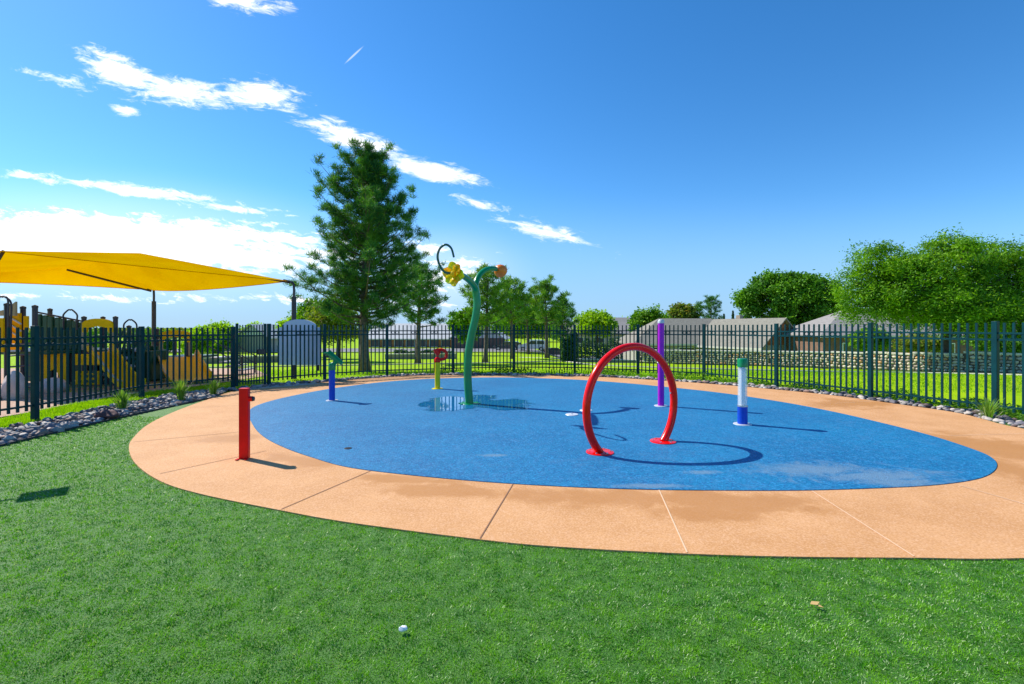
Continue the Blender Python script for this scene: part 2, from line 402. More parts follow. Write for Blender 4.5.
def deckmat():
    m = bpy.data.materials.new('washed_concrete'); m.use_nodes = True
    t = NT(m.node_tree); b = t.N['Principled BSDF']; tc = t.node('ShaderNodeTexCoord'); P = tc.outputs['Object']
    s = t.node('ShaderNodeSeparateXYZ'); t.L.new(P, s.inputs[0]); X, Yv = s.outputs[0], s.outputs[1]
    a = t.noise(P, 1.3, 7, .68); f = t.noise(P, 60, 3, .7); g = t.noise(P, 22, 6, .75); v = t.noise(P, 1.7, 8, .72, .6)
    c = t.mix(t.ss(a, .3, .7), (.64, .325, .125), (.53, .25, .08))
    c = t.mix(t.ss(g, .45, .75, 0, .4), c, (.72, .43, .26)); c = t.mix(t.ss(f, .5, .64, 0, .38), c, (.38, .17, .06)); c = t.mix(t.ss(f, .5, .36, 0, .38), c, (.82, .52, .32))
    # damp, rust-coloured patches where water is thrown out of the pad
    pat = []
    for (px, py, rx, ry, dg) in [(610, 500, .75, .32, 0), (735, 503, .9, .3, -6), (700, 515, .5, .2, -10), (450, 492, .9, .22, -8), (985, 447, .9, .9, 10), (1010, 470, .5, .8, 0), (300, 462, .6, .25, -30), (225, 440, .5, .3, 0), (850, 404, 1., .6, 20), (400, 480, .8, .15, -10)]:
        q = G(px, py); pat.append(t.blob(X, Yv, q.x, q.y, rx, ry, R(dg)))
    o = pat[0]
    for k in pat[1:]: o = t.m('MAXIMUM', o, k)
    wet = t.ss(t.m('ADD', o, t.m('MULTIPLY', t.m('SUBTRACT', v, .5), 3.)), -.25, .45)
    c = t.mix(t.m('MULTIPLY', wet, .7), c, (.46, .19, .035))
    t.L.new(c, b.inputs['Base Color']); t.L.new(t.ss(wet, 0., 1., .8, .55), b.inputs['Roughness'])
    bn = t.node('ShaderNodeBump'); bn.inputs['Strength'].default_value = .35; bn.inputs['Distance'].default_value = .004
    t.L.new(f, bn.inputs['Height']); t.L.new(bn.outputs[0], b.inputs['Normal'])
    return m
sheet('concrete_path', [(p.x, p.y) for p in DECK], .014, deckmat(), skirt=.05)
def pathm():
    return mat('plain_concrete', (.5, .42, .34), .85, var=.15, vscale=2, bump=.3)
M['conc'] = pathm()
sheet('gate_path', [G(236, 390.5, .02), G(262, 388, .02), G(322, 383.5, .02), G(268, 382.5, .02)], .02, 'conc', skirt=.06)
jb = MB(); jd = MB()
def joint(bld, p, q, wd=.012):
    a = G(*p); b_ = G(*q); d = (b_-a); n = Vector((-d.y, d.x, 0)).normalized()*wd
    bld.poly([(v.x, v.y, .018) for v in (a-n, b_-n, b_+n, a+n)])
for p, q in [((659, 491.5), (687, 554.5)), ((812, 492.5), (914, 558.5)), ((960, 487), (1080, 522)), ((948, 436.5), (1030, 434.5)), ((835, 404), (870, 402))]: joint(jb, p, q, .006)
for p, q in [((513, 485.5), (480, 540.5)), ((371, 472), (281, 511)), ((266, 452), (160, 475)), ((250, 432), (133, 443)), ((252, 405), (190, 409))]: joint(jd, p, q, .0055)
M['jlight'] = mat('pale_joint_filler', (.75, .5, .3), .8); M['jdark'] = mat('dark_joint_groove', (.25, .12, .06), .9)
tag(jb.build('pale_path_joints', 'jlight'), kind='structure'); tag(jd.build('dark_path_joints', 'jdark'), kind='structure')

def padmat():
    m = bpy.data.materials.new('blue_rubber_crumb'); m.use_nodes = True
    t = NT(m.node_tree); b = t.N['Principled BSDF']; tc = t.node('ShaderNodeTexCoord'); P = tc.outputs['Object']
    s = t.node('ShaderNodeSeparateXYZ'); t.L.new(P, s.inputs[0]); X, Yv = s.outputs[0], s.outputs[1]
    vo = t.node('ShaderNodeTexVoronoi'); vo.inputs['Scale'].default_value = 55; t.L.new(P, vo.inputs['Vector'])
    sc_ = t.node('ShaderNodeSeparateColor'); t.L.new(vo.outputs['Color'], sc_.inputs[0])
    a = t.noise(P, .6, 5, .6); v = t.noise(P, 2.4, 6, .75, 1.5); g = t.noise(P, 7, 5, .7)
    c = t.mix(t.ss(a, .3, .7), (.001, .12, .265), (.002, .165, .33))
    c = t.mix(t.ss(sc_.outputs[0], .55, 1., 0, .55), c, (.04, .3, .6)); c = t.mix(t.ss(sc_.outputs[1], .65, 1., 0, .7), c, (.004, .06, .2))
    c = t.mix(t.ss(g, .45, .75, 0, .35), c, (.07, .22, .4)); c = t.mix(t.ss(v, .5, .75, 0, .3), c, (.09, .2, .34))
    pat = []
    for (px, py, rx, ry, dg) in [(815, 471, .9, .4, 0), (880, 478, 1.1, .3, 8), (905, 484, .9, .2, 0), (700, 474, .3, .1, 0), (495, 457, .3, .1, 0), (650, 488, .6, .1, 0)]:
        q = G(px, py); pat.append(t.blob(X, Yv, q.x, q.y, rx, ry, R(dg)))
    o = pat[0]
    for k in pat[1:]: o = t.m('MAXIMUM', o, k)
    lime = t.ss(t.m('ADD', o, t.m('MULTIPLY', t.m('SUBTRACT', v, .5), 2.2)), 0., .8)
    c = t.mix(t.m('MULTIPLY', lime, .6), c, (.17, .26, .33))
    t.L.new(c, b.inputs['Base Color']); b.inputs['Roughness'].default_value = .6; b.inputs['Specular IOR Level'].default_value = .42
    bn = t.node('ShaderNodeBump'); bn.inputs['Strength'].default_value = .55; bn.inputs['Distance'].default_value = .006
    t.L.new(vo.outputs['Distance'], bn.inputs['Height']); t.L.new(bn.outputs[0], b.inputs['Normal'])
    return m
sheet('rubber_surface', [(p.x, p.y) for p in PAD], .022, padmat(), skirt=.02)
wm = bpy.data.materials.new('shallow_water'); wm.use_nodes = True
_t = NT(wm.node_tree); _b = _t.N['Principled BSDF']; _b.inputs['Base Color'].default_value = (.01, .15, .34, 1); _b.inputs['Roughness'].default_value = .02
_b.inputs['Specular IOR Level'].default_value = .75
_tc = _t.node('ShaderNodeTexCoord'); _P = _tc.outputs['Object']; _s = _t.node('ShaderNodeSeparateXYZ'); _t.L.new(_P, _s.inputs[0])
_pp = []
for (px, py, rx, ry) in ((448, 403.5, .75, 1.3), (478, 403, 1.0, 1.2), (503, 404.5, .7, 1.)):
    _q = G(px, py); _pp.append(_t.blob(_s.outputs[0], _s.outputs[1], _q.x, _q.y, rx, ry, 0))
_o = _t.m('MAXIMUM', _t.m('MAXIMUM', _pp[0], _pp[1]), _pp[2])
_a = _t.ss(_t.m('ADD', _o, _t.m('MULTIPLY', _t.m('SUBTRACT', _t.noise(_P, 1.6, 5, .55), .5), 1.9)), .1, .45)
_tr = _t.node('ShaderNodeBsdfTransparent'); _mx = _t.node('ShaderNodeMixShader'); _t.L.new(_a, _mx.inputs[0]); _t.L.new(_tr.outputs[0], _mx.inputs[1]); _t.L.new(_b.outputs[0], _mx.inputs[2])
_t.L.new(_mx.outputs[0], _t.N['Material Output'].inputs[0])
c0 = G(475, 403.5)
sheet('puddle', [(c0.x+2.0*math.cos(k*PI/16), c0.y+1.7*math.sin(k*PI/16)) for k in range(32)], .026, wm)

# artificial turf fibres near the camera
def inside(poly, x, y):
    px = np.array([p[0] for p in poly]); py = np.array([p[1] for p in poly]); r = np.zeros(len(x), bool); j = len(px)-1
    for i in range(len(px)):
        c = ((py[i] > y) != (py[j] > y)) & (x < (px[j]-px[i])*(y-py[i])/(py[j]-py[i]+1e-12)+px[i]); r ^= c; j = i
    return r
def blades(name, x, y, z, h, wd, lean, m, kind='stuff', parent=None, seed=0):
    n = len(x); a = rng.uniform(0, 2*PI, n)
    P = np.stack([x, y, z], 1); side = np.stack([np.cos(a), np.sin(a), np.zeros(n)], 1)*(wd/2)[:, None]
    up = np.stack([lean[:, 0], lean[:, 1], np.ones(n)], 1); up /= np.linalg.norm(up, axis=1)[:, None]
    T = P+up*h[:, None]
    return fast(name, np.stack([P-side, P+side, T+side*.35, T-side*.35], 1), m, parent, kind)
N = 880000
yy = 1.3*np.exp(rng.uniform(0, math.log(9.0/1.3), N)); xx = rng.uniform(-1, 1, N)*(1.22*yy+2.)
ok = ~inside([(p.x, p.y) for p in DECK], xx, yy)
el = [(p.x-.02, p.y) for p in EDGE_L]
ok &= inside([(-30, -5)]+[(-30, el[0][1])]+el[:]+[(0, 9.5), (30, 9.5), (30, -5)], xx, yy) & (xx > -9)
ok &= ~((yy > 5) & (xx > 4))
xx = xx[ok]; yy = yy[ok]; n = len(xx)
def vnoise(x, y, s, o=0): 
    return np.array([mnoise.noise(Vector((float(a)*s+o, float(b)*s, o))) for a, b in zip(x, y)])
ln = np.stack([vnoise(xx, yy, 9., 3)*1.4+vnoise(xx, yy, 1.3, 5)*.8, vnoise(xx, yy, 9., 11)*1.4], 1)+rng.normal(0, .75, (n, 2))
tm = leafmat('turf_fibre', (.16, .42, .0), (.045, .22, .004), (.46, .58, .3), scale=7., tr=.3, rough=.38)
blades('turf_fibres', xx, yy, np.full(n, 0.), rng.uniform(.45, 1., n)*np.clip(.016+.016*vnoise(xx, yy, 13., 21), .009, .026)*(1+yy*.05), .0016+.0010*yy, ln, tm)

# ---------------------------------------------------------------- fence
def fence_run(pts, t, rings=True, PIC=.14, dt=0., db=0.):
    FH = 1.8+dt
    for i, p in enumerate(pts):
        b = MB(); b.box((p.x, p.y, FH/2+.01), (.088, .088, FH+.04), math.atan2(*( (pts[min(i+1, len(pts)-1)]-pts[max(i-1, 0)]).yx)), bev=.006)
        b.build('post', 'fence', t)
    for a, b_ in zip(pts, pts[1:]):
        d = b_-a; L = d.length; u = d/L; ang = math.atan2(u.y, u.x); n = max(3, round(L/PIC))
        q = MB()
        for k in range(1, n):
            c = a+u*(L*k/n); q.box((c.x, c.y, .955+(dt+db)/2), (.033, .033, 1.69+dt-db), ang)
        if rings:
            for k in range(1, n-1):
                if k % 5 in (1, 2):
                    c = a+u*(L*(k+.5)/n)
                    pr = [Vector((c.x, c.y, 1.54+dt))+.047*(math.cos(s)*u+math.sin(s)*Vector((0, 0, 1))) for s in np.linspace(0, 2*PI, 13)[:-1]]
                    q.tube(pr, .009, 5, closed=True)
        pn = q.build('picket_panel', 'fence', t)
        m_ = (a+b_)/2
        for z in (1.6+dt, 1.475+dt, .2+db):
            MB().box((m_.x, m_.y, z), (L-.1, .042, .036), ang).build('rail', 'fence', pn)
tL = thing('metal_fence', 'dark teal metal picket fence in front of the yellow playground, left of the gate', 'fence')
fence_run(FENCE_L, tL, dt=-.09, db=.1)
tR = thing('metal_fence', 'long curved dark teal metal picket fence around the splash pad, right of the gate', 'fence')
fence_run(FENCE_R, tR)
# gate
a, b_ = FENCE_L[-1], FENCE_R[0]; d = (b_-a); L = d.length; u = d/L; ang = math.atan2(u.y, u.x)
tg = thing('metal_gate', 'narrow dark teal picket gate with a latch box, closed across the concrete path', 'gate')
for s in (.1, L-.11):
    c = a+u*s; MB().box((c.x, c.y, .93), (.07, .06, 1.8), ang, bev=.005).build('gate_stile', 'fence', tg)
q = MB(); n = 10
for k in range(1, n):
    c = a+u*(.1+(L-.21)*k/n); q.box((c.x, c.y, .93), (.026, .026, 1.72), ang)
q.build('pickets', 'fence', tg)
for z in (1.6, 1.475, .16, .98):
    c = (a+b_)/2
    if z != .98: MB().box((c.x, c.y, z), (L-.24, .045, .04), ang).build('rail', 'fence', tg)
c = a+u*(L-.2); MB().box((c.x, c.y-.02, 1.0), (.2, .1, .16), ang, bev=.01).build('latch_box', 'black', tg)
for z in (.35, 1.45):
    c = a+u*.05; MB().cyl((c.x, c.y-.05, z-.06), (c.x, c.y-.05, z+.06), .02).build('hinge', 'black', tg)

# ---------------------------------------------------------------- river rock border, edging, grass strips
EM = MB(); ec = crom(EDGE_L, 8, closed=False)
for p0, p1 in zip(ec, ec[1:]):
    dd = p1-p0; EM.box(((p0.x+p1.x)/2, (p0.y+p1.y)/2, .0), (dd.length+.01, .01, .07), math.atan2(dd.y, dd.x))
tag(EM.build('edging_strip', 'edging'), 'thin dark metal edging between the turf and the left rock bed', 'edging')
soil = mat('dark_soil', (.06, .045, .035), .95, var=.4, bump=.6)
lb_far = [G(*p) for p in [(-250, 478), (-90, 450), (0, 431), (60, 417.5), (100, 408), (141, 400.5), (185, 393), (232, 388.2)]]
sheet('rock_bed_left', [(p.x, p.y) for p in EDGE_L]+[(p.x, p.y) for p in lb_far[::-1]], -.012, soil)
rock_protos = []
for k in range(7):
    b = MB(); b.sphere((0, 0, 0), (1, random.uniform(.6, .85), random.uniform(.42, .6)), 3, rough=.42, seed=k+1)
    o = b.build('river_rock', 'stone', smooth='all'); rock_protos.append(o)
spots = []
ef = crom([EDGE_L[i] for i in range(len(EDGE_L))], 30, closed=False); ff = crom(lb_far, 30, closed=False)
def along(cv, s): return cv[min(len(cv)-1, int(s*(len(cv)-1)))]
tries = 0
while len(spots) < 700 and tries < 30000:
    tries += 1
    s = random.random(); wv = random.uniform(.04, .96); p = along(ef, s).lerp(along(ff, min(1, s)), wv)
    r = random.uniform(.045, .11)*(1.3 if random.random() < .12 else 1)
    if all((p.x-q[0])**2+(p.y-q[1])**2 > (.78*(r+q[2]))**2 for q in spots): spots.append((p.x, p.y, r, 0))
nl = len(spots)
rb = [G(*p) for p in far_edge[::-1]]+[G(1024, 429.5), Vector((9.6, 6.4, 0)), Vector((9.7, 5.2, 0))]
rbc = crom(rb, 30, closed=False); cen = Vector((1, 9.5, 0))
sheet('rock_bed_right', [(p.x+(cen-p).normalized().x*.1, p.y+(cen-p).normalized().y*.1) for p in rbc]+[(p.x-(cen-p).normalized().x*.6, p.y-(cen-p).normalized().y*.6) for p in rbc[::-1]], -.012, soil)
acc = [0]
for a_, b2 in zip(rbc, rbc[1:]): acc.append(acc[-1]+(b2-a_).length)
tries = 0; rs = []
while len(rs) < 620 and tries < 20000:
    tries += 1
    t_ = random.random()*acc[-1]; i = min(len(rbc)-1, int(np.searchsorted(acc, t_))); p = rbc[i]; o = (p-cen).normalized()*random.uniform(.05, .5)
    p = p+o; r = random.uniform(.045, .105)
    if all((p.x-q[0])**2+(p.y-q[1])**2 > (.8*(r+q[2]))**2 for q in rs): rs.append((p.x, p.y, r, 1))
allr = sorted(spots+rs, key=lambda s: -s[2]/max(s[1], 1.5)*(1 if abs(s[0]/max(s[1], .1)) < 1.12 else .05))
rest = MB()
for k, (x, y, r, side) in enumerate(allr):
    rz = random.uniform(0, 2*PI); tilt = random.uniform(-.3, .3)
    if k < 240:
        o = rock_protos[k] if k < 7 else rock_protos[k % 7].copy()
        if k >= 7: C.objects.link(o)
        o.location = (x, y, r*.3); o.scale = (r, r, r); o.rotation_euler = (tilt, random.uniform(-.2, .2), rz)
        ppx = CX+F*x/max(y, .5)
        segs = [(122, 'left of the nearest grass tuft'), (180, 'between the thin and the full grass tuft'), (213, 'between the full and the small grass tuft'), (9999, 'between the small grass tuft and the gate')] if side == 0 else \
               [(400, 'right of the gate, behind the blue post'), (560, 'behind the yellow post and the flower stem'), (700, 'behind the red ring and the purple pole'), (870, 'just behind the clear tube pole'), (988, 'between the clear tube pole and the wispy tuft'), (9999, 'right of the wispy grass tuft')]
        sg_ = next(l_ for lim, l_ in segs if ppx < lim)
        tag(o, 'rounded river rock '+sg_, 'rock', 'rocks '+sg_)
    else:
        rest.sphere((x, y, r*.3), (r, r*.75, r*.5), 2, rot=Matrix.Rotation(rz, 4, 'Z') @ Matrix.Rotation(tilt, 4, 'X'), rough=.4, seed=k)
p = G(106, 419.5); o = MB().sphere((0, 0, 0), (.24, .15, .075), 3, rough=.4, seed=33).build('river_rock', mat('reddish_rock', (.13, .05, .05), .8, var=.3, vscale=6, bump=.3), smooth='all', loc=(p.x, p.y, .09)); tag(o, 'largest flat dark reddish rock in the left bed, left of the thin tuft', 'rock')
tag(rest.build('river_rocks', 'stone', smooth='all'), kind='stuff')

def strip_points(inner, outer, n):
    s = rng.uniform(0, 1, n); wv = rng.uniform(0, 1, n); P = []
    for a_, b2 in zip(s, wv): P.append(along(inner, a_).lerp(along(outer, a_), b2))
    return np.array([[p.x, p.y] for p in P])
gmat = leafmat('bright_grass', (.26, .46, .0), (.19, .38, .0), (.34, .48, .03), scale=2, tr=.45)
lo = [p+Vector((-.95, .25, 0)) for p in lb_far]; loc_ = crom(lo, 30, closed=False)
pp = strip_points(ff, loc_, 26000); n = len(pp)
blades('grass_strip', pp[:, 0], pp[:, 1], np.full(n, -.03), rng.uniform(.04, .11, n), np.full(n, .012), rng.normal(0, .4, (n, 2)), gmat)
# leafy ground cover under the right fence
ro = [p+(p-cen).normalized()*.5 for p in rb]; ro2 = [p+(p-cen).normalized()*1.5 for p in rb]
pp = strip_points(crom(ro, 30, closed=False), crom(ro2, 30, closed=False), 26000); n = len(pp)
clump = np.array([mnoise.noise(Vector((float(a_)*1.3, float(b2)*1.3, 4))) for a_, b2 in pp]); hh = np.clip(.1+clump*.28, .02, .32)
dens = rng.uniform(0, 1, n) < np.clip(.55+clump*1.3, .12, 1); dens &= pp[:, 0] > -3; pp = pp[dens]; hh = hh[dens]; n = len(pp)
def leaves(cn, size, flat=.6, asp=.55):
    n = len(cn); a = rng.normal(0, 1, (n, 3)); a[:, 2] *= flat; a /= np.linalg.norm(a, axis=1)[:, None]
    b = np.cross(a, rng.normal(0, 1, (n, 3))); b /= np.linalg.norm(b, axis=1)[:, None]; s = size[:, None]
    return np.stack([cn-a*s, cn+b*s*asp, cn+a*s, cn-b*s*asp], 1)
cvm = leafmat('ground_cover_leaf', (.07, .2, .012), (.12, .3, .012), (.2, .34, .04), scale=2.5, tr=.4)
cn = np.stack([pp[:, 0], pp[:, 1], rng.uniform(0, 1, n)*hh], 1)
fast('ground_cover', leaves(cn, rng.uniform(.02, .045, n)), cvm, kind='stuff')
# grass tufts of the open field near the fence line, so that it is not a flat sheet
n = 60000; fx = rng.uniform(-14, 20, n); fy = rng.uniform(12.5, 24, n); ins = inside([(p.x, p.y) for p in [Vector((-9, 0, 0))]+FENCE_L+FENCE_R], fx, fy)
wk = np.array([wall_side(a_, b2) if a_ > 4 else -1 for a_, b2 in zip(fx, fy)]); ok = ~ins & (wk < -.2); fx, fy = fx[ok], fy[ok]; n = len(fx)
fz = np.array([slope(float(v_)) for v_ in fy])-.03
blades('field_grass_blades', fx, fy, fz, rng.uniform(.03, .07, n), np.full(n, .022), rng.normal(0, .5, (n, 2)), gmat)

# ornamental grasses
gr2 = leafmat('ornamental_grass_blade', (.16, .34, .03), (.2, .36, .05), (.4, .4, .2), scale=9, tr=.4)
def tuft(p, h, r, label, n=260):
    t = thing('ornamental_grass', label, 'plant', (p.x, p.y, 0))
    a = rng.uniform(0, 2*PI, n); rr = np.abs(rng.normal(0, .45, n)); V4 = []
    for i in range(n):
        dirv = Vector((math.cos(a[i]), math.sin(a[i]), 0)); b0 = dirv*rr[i]*r*.25; hh_ = h*rng.uniform(.55, 1.05); out = min(rr[i], 1.2)*r
        p1 = b0+dirv*out*.35+Vector((0, 0, hh_*.6)); p2 = b0+dirv*out*1.1+Vector((0, 0, hh_)); s = dirv.cross(Vector((0, 0, 1)))*.006
        V4.append([b0-s, b0+s, p1+s, p1-s]); V4.append([p1-s, p1+s, p2+s*.2, p2-s*.2])
    fast('blades', np.array([[list(v) for v in q_] for q_ in V4]), gr2, t)
tuft(G(122, 410), .42, .26, 'thin ornamental grass tuft nearest the camera, in the left rock bed')
tuft(G(180.5, 401.5), .5, .24, 'full upright ornamental grass tuft in the rock bed beside the wide slide')
tuft(G(213.5, 396), .4, .22, 'small grass tuft in the rock bed closest to the gate')
tuft(G(988, 419.5), .4, .34, 'loose wispy grass tuft at the foot of the right-hand fence post', 140)

# ---------------------------------------------------------------- splash pad equipment
def zsc(Y): return Y/F
Z0 = .022
# red ring
p1 = G(600, 454); p2 = G(663, 443); u = (p2-p1).normalized(); cc = (p1+p2)/2; ch = (p2-p1).length; Ht = 1.415; Rr = (ch*ch/4+Ht*Ht)/(2*Ht); zc = Ht-Rr
a0 = math.asin(-(zc)/Rr)
t = thing('spray_ring', 'glossy red water ring standing upright on the blue rubber', 'spray ring', (cc.x, cc.y, Z0))
rp = [u*(Rr*math.cos(s))+Vector((0, 0, zc+Rr*math.sin(s))) for s in np.linspace(a0, PI-a0, 72)]
MB().tube(rp, .055, 18).build('ring', 'red', t, smooth=True)
for sgn in (-1, 1):
    f = MB().lathe([(0, .016), (.17, .016), (.185, .01), (.188, .001)], 28, Matrix.Translation(u*sgn*ch/2)).build('flange', 'red', t, smooth=True)
    b = MB()
    for k in range(6):
        q = u*sgn*ch/2+Vector((math.cos(k*PI/3)*.145, math.sin(k*PI/3)*.145, 0)); b.cyl(q+Vector((0, 0, .01)), q+Vector((0, 0, .03)), .013, n=6)
    b.build('bolts', 'steel', f)
for k in range(5):
    s = a0+(PI-2*a0)*(.2+.15*k); q = u*((Rr-.056)*math.cos(s))+Vector((0, 0, zc+(Rr-.056)*math.sin(s)))
    dn = (-u*math.cos(s)-Vector((0, 0, math.sin(s)))); MB().cyl(q, q+dn*.012, .012, n=8).build('nozzle', 'steel', t)
# purple pole
p = G(661, 407); t = thing('spray_pole', 'tall slim purple spray pole with a grey cap', 'spray pole', (p.x, p.y, Z0))
MB().cyl((0, 0, 0), (0, 0, 1.79), .066, n=24).build('pole', 'purple', t, smooth=True)
MB().lathe([(.069, 1.78), (.069, 1.83), (.05, 1.86), (0, 1.865)], 24).build('cap', 'cap', t, smooth=True)
MB().lathe([(.066, .012), (.14, .012), (.145, .001)], 24).build('flange', 'cap', t, smooth=True)
# clear tube pole
p = G(742.5, 425.5); t = thing('spray_pole', 'short spray pole with a clear tube between blue base and green cap', 'spray pole', (p.x, p.y, Z0))
MB().cyl((0, 0, 0), (0, 0, .31), .082, n=24).build('base', 'blue', t, smooth=True)
MB().cyl((0, 0, .31), (0, 0, .335), .086, n=24).build('collar', 'steel', t, smooth=True)
tube_m = bpy.data.materials.new('clear_acrylic'); tube_m.use_nodes = True
_t = NT(tube_m.node_tree); _b = _t.N['Principled BSDF']; _b.inputs['Base Color'].default_value = (.93, .96, .98, 1); _b.inputs['Roughness'].default_value = .05; _b.inputs['Coat Weight'].default_value = .5
_tr = _t.node('ShaderNodeBsdfTransparent'); _tr.inputs[0].default_value = (.93, .96, .98, 1); _mx = _t.node('ShaderNodeMixShader'); _mx.inputs[0].default_value = .22
_t.L.new(_tr.outputs[0], _mx.inputs[1]); _t.L.new(_b.outputs[0], _mx.inputs[2]); _t.L.new(_mx.outputs[0], _t.N['Material Output'].inputs[0])
MB().lathe([(.077, .335), (.077, 1.0), (.07, 1.0), (.07, .335)], 28).build('clear_tube', tube_m, t, smooth=True)
MB().cyl((0, 0, .335), (0, 0, 1.0), .047, n=20).build('inner_pipe', 'white', t, smooth=True)
MB().lathe([(.084, 1.0), (.084, 1.13), (.076, 1.145), (0, 1.15)], 28).build('cap', 'green', t, smooth=True)
MB().lathe([(.08, .012), (.145, .012), (.15, .001)], 24).build('flange', 'cap', t, smooth=True)
# red activator post on the path
p = G(244.5, 459.5); t = thing('activator_post', 'square red activator post with a dark push button, on the tan path', 'post', (p.x, p.y, .014), R(6))
MB().box((0, 0, .455), (.115, .08, .91), bev=.012).build('body', 'redmatt', t)
kn = MB().cyl((.057, 0, .77), (.1, 0, .77), .034, n=20).build('button_housing', 'redmatt', t, smooth=True)
MB().cyl((.1, 0, .77), (.118, 0, .77), .029, n=20).build('button', 'black', kn, smooth=True)
b = MB()
for s in (-1, 1): b.box((s*.055, -.075, .01), (.03, .06, .012), bev=.003)
b.build('base_tabs', 'redmatt', t)
# water cannon
p = G(332, 401.5); t = thing('water_cannon', 'green water cannon aimed down on a blue post', 'water cannon', (p.x, p.y, Z0))
MB().cyl((0, 0, 0), (0, 0, .71), .068, n=22).build('post', 'blue', t, smooth=True)
MB().lathe([(.07, .012), (.13, .012), (.135, .001)], 24).build('flange', 'cap', t, smooth=True)
MB().lathe([(.07, .705), (.082, .715), (.082, .82), (.07, .86), (.03, .875), (0, .876)], 22).build('collar', 'green', t, smooth=True)
MB().tube(crom([(.01, 0, .84), (.07, 0, .87), (.075, 0, .96), (.02, 0, 1.02)], 6, False), .045, 12).build('neck', 'green', t, smooth=True)
br = MB(); br.cyl((-.09, 0, 1.1), (.24, -.02, .86), .085, .045, n=18); br.build('barrel', 'green', t, smooth=True)
MB().cyl((-.155, -.09, 1.1), (-.155, .09, 1.1), .02, n=12).build('handle', 'green', t, smooth=True)
MB().cyl((-.16, 0, 1.1), (-.08, 0, 1.08), .022, n=12).build('handle_arm', 'green', t, smooth=True)
MB().cyl((-.07, -.075, 1.03), (-.07, .075, 1.03), .035, n=14).build('pivot', 'black', t, smooth=True)
# yellow post, red looped head
p = G(437.5, 389.5); t = thing('spray_post', 'yellow spray post with a red looped pipe head', 'spray post', (p.x, p.y, Z0))
MB().cyl((0, 0, 0), (0, 0, .73), .074, n=22).build('post', 'yellow', t, smooth=True)
MB().lathe([(.07, .012), (.15, .012), (.155, .001)], 24).build('flange', 'yellow', t, smooth=True)
MB().lathe([(.08, .73), (.084, .75), (.08, .83), (.05, .875), (0, .885)], 22).build('collar', 'red', t, smooth=True)
MB().cyl((0, 0, .87), (0, 0, .94), .035, n=14).build('neck', 'black', t, smooth=True)
MB().tube(crom([(-.05, 0, 1.1), (.0, 0, 1.0), (.05, 0, .95)], 6, False), .075, 16).build('head', 'red', t, smooth=True)
MB().tube(crom([(-.02, 0, 1.06), (.1, 0, 1.08), (.22, 0, 1.03), (.25, 0, .93), (.2, 0, .83), (.05, 0, .8)], 6, False), .042, 12).build('looped_pipe', 'red', t, smooth=True)
# flower spray
p = G(469.5, 404.5); Yf = p.y
def FP(px, py, dy=0): q = AT(px, py, Yf+dy); return Vector((q.x-p.x, dy, q.z-Z0))
t = thing('flower_spray', 'tall wavy green flower stem sculpture with yellow and orange blooms', 'water sculpture', (p.x, p.y, Z0))
stem = crom([FP(469.6, 405), FP(467.8, 380), FP(468.4, 355), FP(471.5, 335), FP(475.2, 319), FP(477, 305), FP(476.2, 293), FP(475, 286)], 8, False)
MB().tube(stem, [.09-.01*i/len(stem) for i in range(len(stem))], 18).build('stem', 'green', t, smooth=True)
lbn = crom([FP(476.4, 296), FP(475, 288, -.05), FP(470.8, 282, -.3), FP(464, 276.5, -.7), FP(458.5, 274.5, -1.)], 8, False)
MB().tube(lbn, [.082-.028*i/len(lbn) for i in range(len(lbn))], 16).build('branch', 'green', t, smooth=True)
rbn = crom([FP(476.8, 298), FP(475.8, 285, .05), FP(479, 276, .2), FP(484.7, 270.6, .4), FP(491, 268.6, .6), FP(496, 269, .75)], 8, False)
MB().tube(rbn, [.07-.014*i/len(rbn) for i in range(len(rbn))], 16).build('branch', 'green', t, smooth=True)
tn = crom([FP(457, 274, -1.05), FP(450, 273.3, -1.15), FP(444.4, 271.8, -1.22), FP(439.6, 265, -1.35), FP(437.6, 256.4, -1.55), FP(440, 248.4, -1.8), FP(445.8, 244.6, -1.9), FP(451.2, 248.2, -1.8), FP(453.8, 256.8, -1.6)], 8, False)
MB().tube(tn, [.026-.006*i/len(tn) for i in range(len(tn))], 10).build('tendril', 'dgreen', t, smooth=True)
# orange bell: its closed back is towards the camera
ctr = FP(499.5, 270, .85); ax = Vector((.35, .82, -.25)).normalized(); mq = Matrix.Translation(ctr) @ Vector((0, 0, 1)).rotation_difference(ax).to_matrix().to_4x4()
MB().lathe([(0, -.1), (.06, -.095), (.12, -.05), (.15, .02), (.165, .09), (.155, .09), (.13, .02), (0, .0)], 26, mq).build('orange_bloom', 'orange', t, smooth=True)
# yellow flower
ctr = FP(453.8, 274, -1.15); ax = Vector((-.55, -.8, .1)).normalized(); mq = Matrix.Translation(ctr) @ Vector((0, 0, 1)).rotation_difference(ax).to_matrix().to_4x4()
def petal(mm, L_, W_, curl, rz):
    b = MB(); vs = []
    for i in range(9):
        s = i/8; w_ = W_*math.sin(PI*min(1, s*.9+.08))**.7; row = []
        for j in (-1, -.5, 0, .5, 1):
            q = Vector((.03+s*L_, j*w_, curl*s*s-.03*(1-j*j)*s)); row.append(b.bm.verts.new(mm @ Matrix.Rotation(rz, 4, 'Z') @ q))
        vs.append(row)
    for i in range(8):
        for j in range(4): b.bm.faces.new((vs[i][j], vs[i][j+1], vs[i+1][j+1], vs[i+1][j]))
    return b
fl = MB().lathe([(.0, -.05), (.05, -.03), (.07, .02), (.05, .06), (0, .075)], 16, mq).build('yellow_bloom', 'petal', t, smooth=True)
for k in range(6):
    o = petal(mq, .2+(k % 3)*.03, .12, .04, k*PI/3+.2).build('petal', 'petal2' if k % 2 else 'petal', fl, smooth='all')
    md = o.modifiers.new('thickness', 'SOLIDIFY'); md.thickness = .008
